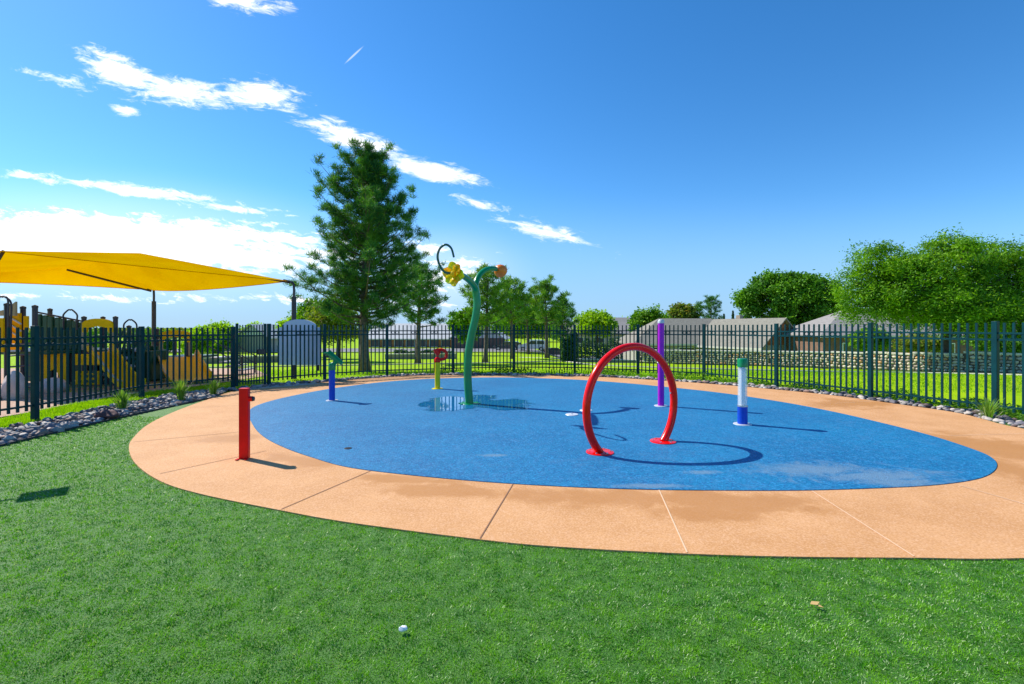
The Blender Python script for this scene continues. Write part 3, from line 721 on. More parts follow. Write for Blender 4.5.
for k in range(5):
    o = petal(mq, .13, .05, .1, k*2*PI/5+.6).build('petal', 'petal', fl, smooth='all'); md = o.modifiers.new('thickness', 'SOLIDIFY'); md.thickness = .006
b = MB()
for k in range(8): a_ = k*PI/4; b.box((.22*math.cos(a_), .22*math.sin(a_), .008), (.05, .04, .02), a_, bev=.004)
b.lathe([(.0, .012), (.2, .012), (.21, .001)], 24); b.build('flange', 'green', t, smooth=True)
# flush jets and drain
for (px, py, lab) in ((586, 411.5, 'flush pale round jet cover farther from the camera, between flower stem and ring'), (572, 415.8, 'flush pale round jet cover nearer the camera, left of the ring')):
    p = G(px, py); t = thing('ground_nozzle', lab, 'nozzle', (p.x, p.y, Z0))
    MB().lathe([(0, .012), (.12, .012), (.13, .001)], 24).build('cover', 'cap', t, smooth=True)
    MB().cyl((0, 0, .012), (0, 0, .022), .02, n=10).build('jet', 'steel', t)
p = G(348, 450); tag(MB().lathe([(0, .006), (.05, .006), (.055, .001)], 16).build('drain_cap', 'drain', loc=(p.x, p.y, Z0)), 'small dark round cap set in the blue rubber', 'drain')

# litter on the turf
p = G(403, 634); tag(MB().sphere((0, 0, 0), (.022, .017, .014), 2, rough=.5, seed=3).build('paper_scrap', 'paper', loc=(p.x, p.y, .03)), 'crumpled white scrap lying on the green turf', 'litter')
p = G(815, 609)
b = MB(); b.poly([(-.03, 0, 0), (-.01, .018, .008), (.03, .004, .012), (.004, -.016, .004)]); b.poly([(.0, 0, .002), (.02, -.02, .006), (.03, -.035, .0), (.008, -.02, -.002)])
o = b.build('dry_leaf', 'deadleaf', loc=(p.x, p.y, .03)); md = o.modifiers.new('thickness', 'SOLIDIFY'); md.thickness = .002
tag(o, 'curled brown dry leaf lying on the turf', 'leaf')

# unseen pole left of the frame, its shape guessed to cast the turf shadow
t = thing('shadow_casting_pole', 'unseen slim dark pole with side arm and flat panel head beside the turf', 'lamp', (-8.13, 4.72, 0))
MB().cyl((0, 0, 0), (0, 0, 2.15), .045, .035, n=12).build('pole', 'bronze', t, smooth=True)
e = Vector((1.25, .98, 2.15)); MB().cyl((0, 0, 2.12), e, .03, .022, n=10).build('arm', 'bronze', t, smooth=True)
MB().box(e+Vector((.17, .13, 0)), (.36, .3, .06), R(38), bev=.01).build('arm_head', 'bronze', t)  # flat head added for the dark blob of that shadow, no light source

# ---------------------------------------------------------------- shade canopy
A = Vector((-7.45, 15.75, 3.27)); Bc = Vector((-14.04, 18.3, 3.18)); Cc = Vector((-13.5, 12.3, 3.72)); D = Vector((-20.3, 15.5, 3.3)); P1 = Vector((-12.66, 16., 4.25)); P2 = Vector((-16.1, 17., 3.87))
fab = bpy.data.materials.new('yellow_shade_cloth'); fab.use_nodes = True
_t = NT(fab.node_tree); _b = _t.N['Principled BSDF']; _tc = _t.node('ShaderNodeTexCoord'); _n = _t.noise(_tc.outputs['Object'], 1.2, 3)
_c = _t.mix(_t.ss(_n, .3, .7), (.86, .49, .0), (.78, .42, .0)); _t.L.new(_c, _b.inputs['Base Color']); _b.inputs['Roughness'].default_value = 1.; _b.inputs['Specular IOR Level'].default_value = 0.
_tl = _t.node('ShaderNodeBsdfTranslucent'); _t.L.new(_c, _tl.inputs[0]); _mx = _t.node('ShaderNodeMixShader'); _mx.inputs[0].default_value = .44
_t.L.new(_b.outputs[0], _mx.inputs[1]); _t.L.new(_tl.outputs[0], _mx.inputs[2]); _t.L.new(_mx.outputs[0], _t.N['Material Output'].inputs[0])
t = thing('shade_canopy', 'large yellow fabric shade canopy on dark posts over the playground', 'canopy')
cxy = (A+Bc+Cc+D)/4
def fpanel(a, b, ta, tb, inn, drop):
    mb = MB(); n = 14; rows = []
    mid = (a+b)/2; dirn = Vector((cxy.x-mid.x, cxy.y-mid.y, 0)).normalized()
    for i in range(n+1):
        s = i/n; row = []
        e_ = a.lerp(b, s)+dirn*inn*4*s*(1-s)-Vector((0, 0, drop*4*s*(1-s))); tp = ta.lerp(tb, s)
        for j in range(n+1):
            q = j/n; pnt = e_.lerp(tp, q)-Vector((0, 0, (.08 if inn > .2 else .0)*math.sin(PI*q)*math.sin(PI*s))); row.append(mb.bm.verts.new(pnt))
        rows.append(row)
    for i in range(n):
        for j in range(n): mb.bm.faces.new((rows[i][j], rows[i+1][j], rows[i+1][j+1], rows[i][j+1]))
    bmesh.ops.remove_doubles(mb.bm, verts=mb.bm.verts, dist=1e-4)
    o = mb.build('fabric_panel', fab, t, smooth='all')
    MB().tube([a.lerp(b, s)+dirn*inn*4*s*(1-s)-Vector((0, 0, drop*4*s*(1-s))) for s in np.linspace(0, 1, 15)], .012, 6).build('hem', fab, o)
fpanel(A, Bc, P1, P2, .45, .16); fpanel(Cc, A, P1, P1, .12, .0); fpanel(D, Cc, P2, P1, .45, .05); fpanel(Bc, D, P2, P2, .35, -.03)
seam = mat('seam_thread', (.3, .17, .01), .8)
for a_, b2 in ((A, P1), (Bc, P2)):
    MB().cyl(a_-Vector((0, 0, .05)), b2-Vector((0, 0, .06)), .035, n=8).build('rafter', 'bronze', t, smooth=True)
for q in (A, Bc, Cc, D):
    dv = (Vector((q.x, q.y, 0))-Vector((cxy.x, cxy.y, 0))).normalized(); bs = Vector((q.x, q.y, 0))+dv*.14
    MB().cyl(bs, bs+Vector((0, 0, 2.75)), .075, n=16).build('post', 'bronze', t, smooth=True)
    MB().tube(crom([bs+Vector((0, 0, 2.72)), bs+Vector((0, 0, 3.05)), bs-dv*.05+Vector((0, 0, 3.22)), q-dv*.2+Vector((0, 0, 0.03))], 6, False), .04, 10).build('bracket', 'bronze', t, smooth=True)

# ---------------------------------------------------------------- rounded sign behind the gate (its back shows)
Ys = 15.62; p = AT(299, 340, Ys); t = thing('park_sign', 'pale grey back of a dome-topped sign board fixed to the canopy post behind the fence', 'sign', (p.x, Ys, 0), R(-2))
hw = 21.5*Ys/F; zb = H-37/F*Ys; zs = H+.5/F*Ys; zt = H+8/F*Ys
out = [(-hw, 0, zb), (hw, 0, zb)]+[(hw, 0, zs), (hw*.82, 0, zs+.01)]+[(hw*.8*math.cos(s), 0, zs+.02+(zt-zs)*math.sin(s)) for s in np.linspace(0.02, PI-.02, 20)]+[(-hw*.82, 0, zs+.01), (-hw, 0, zs)]
MB().prism(out, (0, .06, 0)).build('board', 'panel', t)
MB().box((hw-.12, .1, zb+.3), (.08, .07, 1.)).build('batten', 'bronze', t)
MB().box((0, .085, (zb+zs)/2), (hw*1.6, .04, .08)).build('mounting_rail', 'bronze', t)

# ---------------------------------------------------------------- play structure
mulch = mat('wood_mulch', (.42, .24, .15), .95, color2=(.5, .36, .27), vscale=14, bump=.9, bscale=40)
sheet('playground_surface', [(-10.1, 5.5), (-9.8, 9.5), (-10.0, 11.7), (-9.2, 14.2), (-8.8, 17), (-11, 20), (-22, 20), (-24, 5)], -.012, mulch)
t = thing('play_structure', 'yellow and dark green playground climber with slides behind the left fence', 'play structure')
def bar(name, a_, b2, r, m, par=None, n=8): return MB().cyl(a_, b2, r, n=n).build(name, m, par or t, smooth=True)
def post_at(px, top, Y, r=.06):
    q = AT(px, top, Y); bar('post', (q.x, Y, 0), (q.x, Y, q.z), r, 'bronze'); MB().lathe([(r*1.15, q.z-.02), (r*1.15, q.z+.03), (0, q.z+.06)], 12, Matrix.Translation((q.x, Y, 0))).build('post_cap', 'bronze', t, smooth=True)
for px, top, Y in [(7, 305, 12.6), (23, 308, 13), (35, 307, 12.6), (50, 310, 15), (84, 318, 14), (103, 318, 15.6), (115.5, 318, 14), (129, 327, 15), (157, 330, 16.2), (188, 334, 16.2), (175, 336, 17.6), (60, 345, 15.5)]: post_at(px, top, Y)
def loop(pxa, pxb, top, foot, Y):
    a_ = AT(pxa, top, Y); b2 = AT(pxb, top, Y); f = AT(pxa, foot, Y).z; r = (b2.x-a_.x)*.35; m_ = (a_.x+b2.x)/2
    MB().tube(crom([(a_.x, Y, f), (a_.x, Y, (a_.z+f)/2), (a_.x, Y, a_.z-r), (a_.x+r, Y, a_.z), (m_, Y, a_.z), (b2.x-r, Y, a_.z), (b2.x, Y, a_.z-r), (b2.x, Y, (a_.z+f)/2), (b2.x, Y, f)], 5, False), .022, 8).build('grab_loop', 'bronze', t, smooth=True)
loop(-6, 11, 297, 345, 12.4); loop(-3, 8, 296.5, 345, 12.0); loop(63.5, 77, 310, 330, 14); loop(124, 136.5, 320, 345, 14.4)
# platforms
for (x0, x1, y0, y1, z) in ((-12.75, -11.75, 14, 15.6, 1.05), (-12.2, -11.0, 16.2, 17.6, .72), (-15.9, -12.75, 12.9, 15.6, 1.05)):
    MB().box(((x0+x1)/2, (y0+y1)/2, z-.04), (x1-x0, y1-y0, .08), bev=.01).build('platform', 'playgreen', t)
# green ribbed wall rising to the left
b = MB()
for k in range(8):
    px = 39+k*6.1; q = AT(px, 314+k*1.15, 14.1); q2 = AT(px, 350, 14.1)
    b.box((q.x, 14.1+.03*(k % 2), (q.z+q2.z)/2), (.165, .09, q.z-q2.z), bev=.03)
b.build('ribbed_wall', 'playgreen', t)
bar('top_rail', AT(36, 312, 14.02), AT(86, 322, 14.02), .025, 'bronze')
# arched hoods
def hood(xa, xb, Y, zb_, zt_):
    hw_ = (xb-xa)/2; m_ = (xa+xb)/2; o = MB(); side = .12; zs_ = zt_-.16
    ol = [(xa, Y, zs_-.25), (xa, Y, zs_)]+[(m_-hw_*math.cos(s), Y, zs_+.16*math.sin(s)) for s in np.linspace(0, PI, 14)][1:-1]+[(xb, Y, zs_), (xb, Y, zs_-.25)]
    inn = [(xb-side, Y, zs_-.25), (xb-side-.04, Y, zs_-.12), (m_, Y, zs_-.06), (xa+side+.04, Y, zs_-.12), (xa+side, Y, zs_-.25)]
    o.prism(ol+inn, (0, .06, 0)); h = o.build('hood', 'playyellow', t)
    for x in (xa+.04, xb-.04): MB().box((x, Y+.03, (zb_+zs_-.25)/2), (.09, .07, zs_-.25-zb_)).build('hood_leg', 'playtan', h)
hood(-12.72, -11.82, 13.9, 1.05, 1.98); hood(-12.08, -11.0, 16.1, .75, 1.62)
def slide(a_, b2, wd, m='playyellow', lip=.24):
    a_ = Vector(a_); b2 = Vector(b2); d_ = b2-a_; dh = Vector((d_.x, d_.y, 0)); sdv = Vector((-dh.y, dh.x, 0)).normalized()*wd/2
    ctrs = crom([a_, a_+dh*.12-Vector((0, 0, .02)), a_+dh*.45+Vector((0, 0, d_.z*.5)), a_+dh*.82+Vector((0, 0, d_.z*.94)), b2], 6, False)
    mb = MB(); rows = []
    prof = [(-1.08, lip), (-1.0, lip), (-.92, .05), (-.7, 0), (0, -.01), (.7, 0), (.92, .05), (1.0, lip), (1.08, lip)]
    for c_ in ctrs: rows.append([mb.bm.verts.new(c_+sdv*u_+Vector((0, 0, v_))) for u_, v_ in prof])
    for r0, r1 in zip(rows, rows[1:]):
        for j in range(len(prof)-1): mb.bm.faces.new((r0[j], r0[j+1], r1[j+1], r1[j]))
    o = mb.build('slide', m, t, smooth=True); md = o.modifiers.new('thickness', 'SOLIDIFY'); md.thickness = .04; md.offset = -1
    for sg in (-1, 1): MB().tube([c_+sdv*sg*1.04+Vector((0, 0, lip+.01)) for c_ in ctrs], .025, 8).build('slide_rail', 'playtan' if sg < 0 else m, o, smooth=True)
slide((-12.05, 13.7, 1.0), (-10.1, 12.55, .1), .5, lip=.2); slide((-11.5, 16.1, .72), (-9.75, 14.25, .12), 1.1, lip=.2)
# yellow panels
b = MB(); q = AT(40, 354, 13.6); q2 = AT(66, 390, 13.6)
arch = [(q.x, 13.6, q.z), (q2.x, 13.6, q.z+.03), (q2.x, 13.6, 0)]+[((q.x+q2.x)/2+.22*math.cos(s), 13.6, .0+.5*math.sin(s)) for s in np.linspace(0, PI, 10)]+[(q.x, 13.6, 0)]
b.prism(arch, (0, .05, 0)); b.build('arched_panel', 'playyellow', t)
q = AT(76, 371, 13.7); q2 = AT(99, 392, 13.7); pn = MB().box(((q.x+q2.x)/2, 13.7, (q.z+.05)/2), (q2.x-q.x, .05, q.z-.05), bev=.01).build('game_panel', 'playyellow', t)
for cx_ in (.2, .5, .8):
    for zz in (.15, .3, .42): MB().cyl((q.x+(q2.x-q.x)*cx_, 13.66, zz), (q.x+(q2.x-q.x)*cx_, 13.67, zz), .05, n=10).build('game_disc', 'playgreen', pn)
q = AT(74, 354, 13.7); q2 = AT(99, 365, 13.7); MB().box(((q.x+q2.x)/2, 13.7, (q.z+q2.z)/2), (q2.x-q.x, .05, q.z-q2.z), bev=.01).build('upper_panel', 'playyellow', t)
for pa, pb, ty, by, Y in ((10, 21, 313, 350, 12.9), (24, 28.5, 316, 330, 12.9), (-30, 4, 318, 352, 12.5)):
    q = AT(pa, ty, Y); q2 = AT(pb, by, Y); MB().box(((q.x+q2.x)/2, Y, (q.z+q2.z)/2), (q2.x-q.x, .05, q.z-q2.z), bev=.01).build('side_panel', 'playyellow', t)
for k in range(3):
    q = AT(9, 317+7*k, 12.85); q2 = AT(21, 324+7*k, 12.85); MB().cyl(q, q2, .022, n=8).build('diagonal_bar', 'white', t)
q = AT(-5, 312, 12.6); MB().prism([(q.x, 12.6, q.z), (q.x+.25, 12.6, q.z+.06), (q.x+.55, 12.6, q.z+.28), (q.x+.55, 12.6, q.z-.1), (q.x, 12.6, q.z-.1)], (0, .05, 0)).build('roof_trim', 'playtan', t)
# climber with foot pods
b = MB(); q = AT(117, 331, 14.8); q2 = AT(150, 388, 14.8)
for k in range(7): x = q.x+(q2.x-q.x)*k/6; b.tube(crom([(x, 14.8, q.z-.05*k*.3), (x+.05, 14.5, q.z*.6), (x+.1, 14.0, .05)], 4, False), .028, 6)
for k in range(6): z = .2+k*(q.z-.35)/6; b.cyl((q.x, 14.75-.5*(1-z/q.z), z), (q2.x+.05, 14.75-.5*(1-z/q.z), z), .024, n=6)
b.build('net_climber', 'playgreen', t)
for i in range(4):
    for j in range(5):
        x = q.x+(q2.x-q.x)*(i+.5)/4; z = .3+j*.24; MB().sphere((x, 14.6-.5*(1-z/q.z), z), (.09, .05, .06), 2).build('foot_pod', 'playgreen' if (i+j) % 2 else 'playgrey', t)
MB().box((-11.9, 15.3, .5), (.9, .8, .95), bev=.03).build('crawl_box', 'playgreen', t)
for px_a, px_b, ty, by, Y in ((66, 92, 352, 384, 15.7), (100, 128, 350, 382, 16.), (140, 158, 346, 380, 15.4), (28, 44, 352, 388, 15.2)):
    q = AT(px_a, ty, Y); q2 = AT(px_b, by, Y); MB().box(((q.x+q2.x)/2, Y, (q.z+q2.z)/2), (q2.x-q.x, .06, q.z-q2.z), bev=.01).build('lower_panel', 'playgreen', t)
MB().tube([AT(96, 366, 15.)+Vector((0, .4*k, 0)) for k in range(4)], .34, 18, cap=False).build('crawl_tube', 'playgreen', t, smooth=True)
for px_, Y in ((72, 14.9), (95, 14.2), (109, 14.1), (44, 14.3)): q = AT(px_, 352, Y); bar('post', (q.x, Y, 0), (q.x, Y, q.z), .05, 'bronze')
# stairs with rails right of the wide slide
for k in range(4): MB().box((-10.75+.28*k, 17.4, .62-.15*k), (.3, .9, .05), bev=.01).build('step', 'playgrey', t)
for yy_ in (16.95, 17.85):
    for dz in (0, .28): bar('stair_rail', (-11, yy_, 1.35-dz), (-9.7, yy_, .62-dz), .02, 'bronze')
    bar('rail_post', (-9.75, yy_, 0), (-9.75, yy_, .66), .022, 'bronze')
bar('beam', (-14.2, 13.9, .95), (-11.8, 13.9, .95), .04, 'bronze')
for k in range(5): bar('bridge_support', (-13.9+.5*k, 14.2, .0), (-13.9+.5*k, 14.2, 1.0), .05, 'bronze')
# climbing ladder at the far left
for k in range(5): bar('ladder_rung', AT(8, 345+11*k, 12), AT(34, 343+11*k, 12), .02, 'bronze')
# pale play boulders
pale = mat('pale_boulder', (.72, .55, .48), .8, var=.2, vscale=3, bump=.3)
for (px, py, Y, s, lab) in ((53, 392, 12.6, (.36, .3, .24), 'pale rounded play boulder under the arched yellow panel'), (15, 398, 11.4, (.22, .22, .42), 'tall pale play boulder by the left ladder'), (-12, 400, 11.2, (.3, .25, .28), 'low pale play boulder at the far left of the playground')):
    q = AT(px, py, Y); tag(MB().sphere((0, 0, 0), s, 3, rough=.25, seed=px).build('play_boulder', pale, smooth='all', loc=(q.x, Y, s[2]*.55)), lab, 'boulder')

# ---------------------------------------------------------------- walls beyond the fence
def stone_wall(pts, h, label, wd=.3, hs=None):
    t = thing('stone_wall', label, 'wall'); core = MB(); cop = MB(); st = MB(); k = 0
    for a_, b2 in zip(pts, pts[1:]):
        d_ = b2-a_; L_ = math.hypot(d_.x, d_.y); u_ = Vector((d_.x/L_, d_.y/L_, 0)); an = math.atan2(u_.y, u_.x); nrm = Vector((u_.y, -u_.x, 0)); m_ = (a_+b2)/2
        za = gz(m_.x, m_.y)
        core.box((m_.x, m_.y, za+h/2-.3), (L_+.05, wd, h+.5), an)
        nn = max(1, int(L_/.9))
        for i in range(nn):
            c_ = a_+d_*((i+.5)/nn); cop.box((c_.x, c_.y, za+h+.0+random.uniform(-.012, .012)), (L_/nn-.015, wd+.1, .09), an+random.uniform(-.01, .01), bev=.015)
        z = .02
        while z < h-.08:
            rh = random.uniform(.11, .17); x = random.uniform(0, .1)
            while x < L_-.05:
                rw = random.uniform(.1, .3); c_ = a_+u_*(x+rw/2)+nrm*(wd/2-.005); k += 1
                st.sphere((c_.x, c_.y, za+z+rh/2), (rw*.5, .055, rh*.5), 1, rot=Matrix.Rotation(an, 4, 'Z') @ Matrix.Rotation(random.uniform(-.25, .25), 4, 'Y'), rough=.35, seed=k)
                x += rw*.97
            z += rh*.95
    core.build('core', 'mortar', t); cop.build('coping', 'coping', t); st.build('stone_face', 'wallstone', t, smooth='all')
wp = crom(WALL[1:], 4, False)
stone_wall(wp, .84, 'long tan rubble stone wall with pale coping at the right edge of the lawn')
def block_wall(a_, b2, h, label, wd=.25, bm='block'):
    t = thing('low_wall', label, 'wall'); d_ = b2-a_; an = math.atan2(d_.y, d_.x); m_ = (a_+b2)/2; L_ = d_.length; z = gz(m_.x, m_.y)
    MB().box((m_.x, m_.y, z+h/2-.25), (L_, wd, h+.4), an).build('wall_body', bm, t)
    MB().box((m_.x, m_.y, z+h-.01), (L_+.06, wd+.08, .09), an, bev=.012).build('coping', 'coping', t)
a_ = GS(196, 363.5); b2 = GS(300, 361.5); block_wall(a_, b2, .42+0, 'low tan block wall with white coping beyond the lawn, seen through the gate')
a_ = GS(385, 359); b2 = GS(456, 358.5); block_wall(a_, b2, .42, 'low grey block wall with white coping in front of the long pale-roofed building')
a_ = GS(520, 357.2); b2 = GS(636, 358.5); block_wall(a_, b2, .4, 'low dark stone wall at the lawn edge in front of the parking lot')
# dark fence-like hedge screen next to the pines
hm = leafmat('hedge_leaf', (.03, .09, .02), (.04, .12, .03), (.08, .16, .03), scale=2, tr=.25)
def hedge(pa, pb, top, bot, Y, label, n=4500, dep=.8):
    a_ = AT(pa, top, Y); b2 = AT(pb, bot, Y); g0 = gz((a_.x+b2.x)/2, Y)
    t = thing('hedge', label, 'hedge', ((a_.x+b2.x)/2, Y, g0)); zt_ = a_.z-g0; hwid = (b2.x-a_.x)/2
    c_ = np.stack([rng.uniform(-hwid, hwid, n), rng.uniform(-dep/2, dep/2, n), rng.uniform(0, 1, n)], 1)
    c_[:, 2] *= zt_*(1+.12*np.sin(c_[:, 0]*2.1)+.06*np.sin(c_[:, 0]*6.3))
    fast('foliage', leaves(c_, rng.uniform(.08, .16, n), 1.), hm, t)
    b = MB()
    for k in range(max(2, int(hwid))): b.cyl((-hwid+(k+.5)*2*hwid/max(2, int(hwid)), 0, -.1), (-hwid+(k+.5)*2*hwid/max(2, int(hwid)), 0, zt_*.7), .05, .02, n=6)
    b.build('stems', 'trunk2', t)
hedge(561, 577, 335, 359, 34, 'tall dark narrow hedge on the lawn edge right of the pines', 2500)
hedge(577, 640, 341, 352, 56, 'long low dark hedge along the street, left of the long grey-roofed house', 5000)
hedge(395, 452, 351, 357, 40, 'low dark hedge below the long pale-roofed building')

# kerb and street
kerb = mat('kerb_concrete', (.55, .5, .44), .85, var=.12)
def ribbon(name, pts, wd, m, dz=0.01, hgt=0.):
    b = MB(); prev = None
    for i, p_ in enumerate(pts):
        d_ = pts[min(i+1, len(pts)-1)]-pts[max(i-1, 0)]; n_ = Vector((-d_.y, d_.x, 0)).normalized()*wd/2
        rr_ = [b.bm.verts.new((q_.x, q_.y, gz(q_.x, q_.y)+dz+z_)) for q_, z_ in ((p_-n_, 0), (p_-n_, hgt), (p_+n_, hgt), (p_+n_, 0))] if hgt else [b.bm.verts.new((q_.x, q_.y, gz(q_.x, q_.y)+dz)) for q_ in (p_-n_, p_+n_)]
        if prev:
            for j in range(len(rr_)-1): b.bm.faces.new((prev[j], prev[j+1], rr_[j+1], rr_[j]))
        prev = rr_
    return tag(b.build(name, m), kind='structure')
path_pts = crom([GS(190, 367.5), GS(300, 366), GS(420, 363.8), GS(500, 362.5), GS(560, 361.3), GS(600, 365), GS(700, 368.6), GS(900, 372.4), GS(1040, 376)], 6, False)
ribbon('mowing_kerb', path_pts, .16, kerb, -.02, .05)
asph = mat('grey_asphalt', (.2, .19, .185), .9, var=.15, vscale=.6, bump=.3)  # plain grey road surface with slight random tone
ribbon('street', [Vector((x, 78+.02*x, 0)) for x in range(-60, 61, 4)], 24, asph, .02)
ribbon('pavement', [Vector((x, 64+.02*x, 0)) for x in range(-60, 61, 4)], 2.2, kerb, .05, .1)

# ---------------------------------------------------------------- buildings
def house(cx, cy, rz, L_, W_, eave, ridge, wallm, roofm, label, hip=False, base=None, windows=((.2, .5, .9, 1.0),), gablem=None, door=None, cat='house'):
    base = gz(cx, cy)-.1 if base is None else base
    t = thing('house', label, cat, (cx, cy, base), rz); e = eave-base; r = ridge-base; ov = .45
    b = MB()
    b.prism([(-L_/2, -W_/2, 0), (L_/2, -W_/2, 0), (L_/2, W_/2, 0), (-L_/2, W_/2, 0)], (0, 0, e-.02)); b.build('wall', wallm, t)
    if not hip:
        for s in (-1, 1):
            g_ = MB(); x0 = s*L_/2; g_.prism([(x0, -W_/2, e-.02), (x0, W_/2, e-.02), (x0, 0, r-.06)], (-s*.12, 0, 0)); g_.build('gable', gablem or wallm, t)
    slope = (r-e)/(W_/2); hx = 0 if not hip else W_/2
    rf = MB(); th = .12; ez = e-slope*ov
    X0, X1 = -L_/2-ov, L_/2+ov; Y0, Y1 = -W_/2-ov, W_/2+ov
    top = [(X0, Y0, ez), (X1, Y0, ez), (X1, Y1, ez), (X0, Y1, ez), (X0+(hx+ov if hip else 0), 0, r), (X1-(hx+ov if hip else 0), 0, r)]
    tv = [rf.bm.verts.new((x, y, z+th)) for x, y, z in top]; bv = [rf.bm.verts.new((x, y, z)) for x, y, z in top]
    for V_ in (tv, bv):
        for f_ in ((0, 1, 5, 4), (2, 3, 4, 5)): rf.bm.faces.new([V_[i] for i in f_])
        if hip:
            for f_ in ((3, 0, 4), (1, 2, 5)): rf.bm.faces.new([V_[i] for i in f_])
    loop_ = [0, 1, 2, 3] if hip else [0, 1, 5, 2, 3, 4]
    for i in range(len(loop_)):
        p_, q_ = loop_[i], loop_[(i+1) % len(loop_)]; rf.bm.faces.new((tv[p_], tv[q_], bv[q_], bv[p_]))
    ro_ = rf.build('roof', roofm, t)
    fb = MB(); fb.box((0, Y0-.02, ez+.02), (L_+2*ov, .04, .2)); fb.build('fascia', 'fascia', ro_)
    for (fx_, ww, zz, wh) in windows:
        x = -L_/2+fx_*L_; wn = MB(); wn.box((x, -W_/2-.03, zz+wh/2), (ww+.16, .08, wh+.16)); f_ = wn.build('window', 'white', t)
        MB().box((x, -W_/2-.075, zz+wh/2), (ww, .02, wh)).build('pane', 'glass', f_)
    if door:
        x = -L_/2+door*L_; f_ = MB().box((x, -W_/2-.03, 1.02), (.95, .08, 2.04)).build('door', 'brownwall', t); MB().sphere((x+.36, -W_/2-.1, 1.), (.035, .035, .035), 1).build('handle', 'steel', f_)
    return t
YH = 50.; q0 = AT(632, 341, YH); q1 = AT(756, 341, YH); rz_ = AT(700, 319.5, YH+4)
house((q0.x+q1.x)/2+.5, YH+4, R(2), q1.x-q0.x+.5, 7.6, AT(0, 342, YH).z, rz_.z, 'stuccogrey', 'shingle', 'long house with a grey hip roof behind the left part of the stone wall', hip=True, base=-2.7,
      windows=((.12, 1.4, 1.2, 1.1), (.4, 1.6, 1.2, 1.1), (.7, 1.4, 1.2, 1.1)), door=.27)
# chimney stack and vents as parts of the next house
h2 = house(24.1, 48.2, R(-64), 7.5, 6.0, .1, 2.55, 'stuccogrey', 'shingle', 'small house with an orange-brown board gable, beneath the dense dark tree', base=-2.6, gablem='brickor', windows=((.5, 1.2, 1.2, 1.),))
MB().box((-1.5, .8, 5.2), (.5, .5, .9), bev=.02).build('chimney', 'stucco', h2)
YH = 38.; q0 = AT(822, 333, YH); house(q0.x+13, YH+4, R(-4), 24, 7.6, AT(0, 334, YH).z, AT(0, 311.5, YH+4).z, 'brownwall', 'shingle2', 'brown-walled house with a pinkish grey hip roof, partly behind the feathery tree', hip=True, base=-2.3,
      windows=((.1, 1.6, 1.5, 1.2), (.22, 1.8, 1.5, 1.2), (.4, 1.2, 1.5, 1.2), (.62, 2.2, 1.4, 1.3)), door=.32)
Yb = 95; q0 = AT(368, 337, Yb); q1 = AT(458, 337, Yb)
house((q0.x+q1.x)/2, Yb+5, 0, q1.x-q0.x, 10, AT(0, 338, Yb).z, AT(0, 324, Yb+5).z, 'brickor', 'whiteroof', 'long low building with a pale roof and orange-brown walls behind the big pine', windows=[(.08+.13*k, 1.6, .5, 1.5) for k in range(7)], base=-2.5, cat='building', gablem='white')
Yb = 88; q0 = AT(452, 338, Yb); q1 = AT(506, 338, Yb)
house((q0.x+q1.x)/2, Yb+6, R(84), 9, q1.x-q0.x, AT(0, 338, Yb).z, AT(0, 321, Yb).z, 'brownwall', 'whiteroof', 'brown building with a pale gable, behind the flower stem', windows=[(.3, 1.6, .5, 1.4), (.7, 1.6, .5, 1.4)], base=-2.4, cat='building', gablem='fascia')
Yb = 70; q0 = AT(205, 333, Yb); q1 = AT(236, 333, Yb)
house((q0.x+q1.x)/2, Yb+3, R(3), q1.x-q0.x, 6, AT(0, 334, Yb).z, AT(0, 331.5, Yb).z, 'white', 'whiteroof', 'flat pale grey building left of the gate posts', windows=((.3, 1., .9, 1.), (.7, 1., .9, 1.)), base=-1.75, cat='building')
Yb = 62; q0 = AT(238, 333, Yb); q1 = AT(268, 333, Yb)
house((q0.x+q1.x)/2, Yb+3, R(88), 6, q1.x-q0.x, AT(0, 336, Yb).z, AT(0, 325, Yb).z, 'stuccogrey', 'whiteroof', 'small pale house with a low gable seen through the gate', windows=((.5, 1., .9, 1.),), base=-1.5, gablem='white')
Yb = 100; q0 = AT(566, 331, Yb); q1 = AT(632, 331, Yb)
house((q0.x+q1.x)/2, Yb+5, R(2), q1.x-q0.x, 9, AT(0, 333, Yb).z, AT(0, 322, Yb).z, 'stucco', 'shingle2', 'tan house across the street, below the round lime-green tree', windows=((.2, 1.5, .9, 1.2), (.5, 2., .9, 1.2), (.8, 1.5, .9, 1.2)), base=-2.4)
Yb = 120; q0 = AT(602, 325, Yb); q1 = AT(636, 325, Yb)
house((q0.x+q1.x)/2, Yb+5, R(-3), q1.x-q0.x, 9, AT(0, 330, Yb).z, AT(0, 317.5, Yb).z, 'white', 'shingle2', 'farthest pale house, just left of the purple pole', windows=((.3, 1.5, 1.9, 1.2), (.7, 1.5, 1.9, 1.2)), base=-2.5)

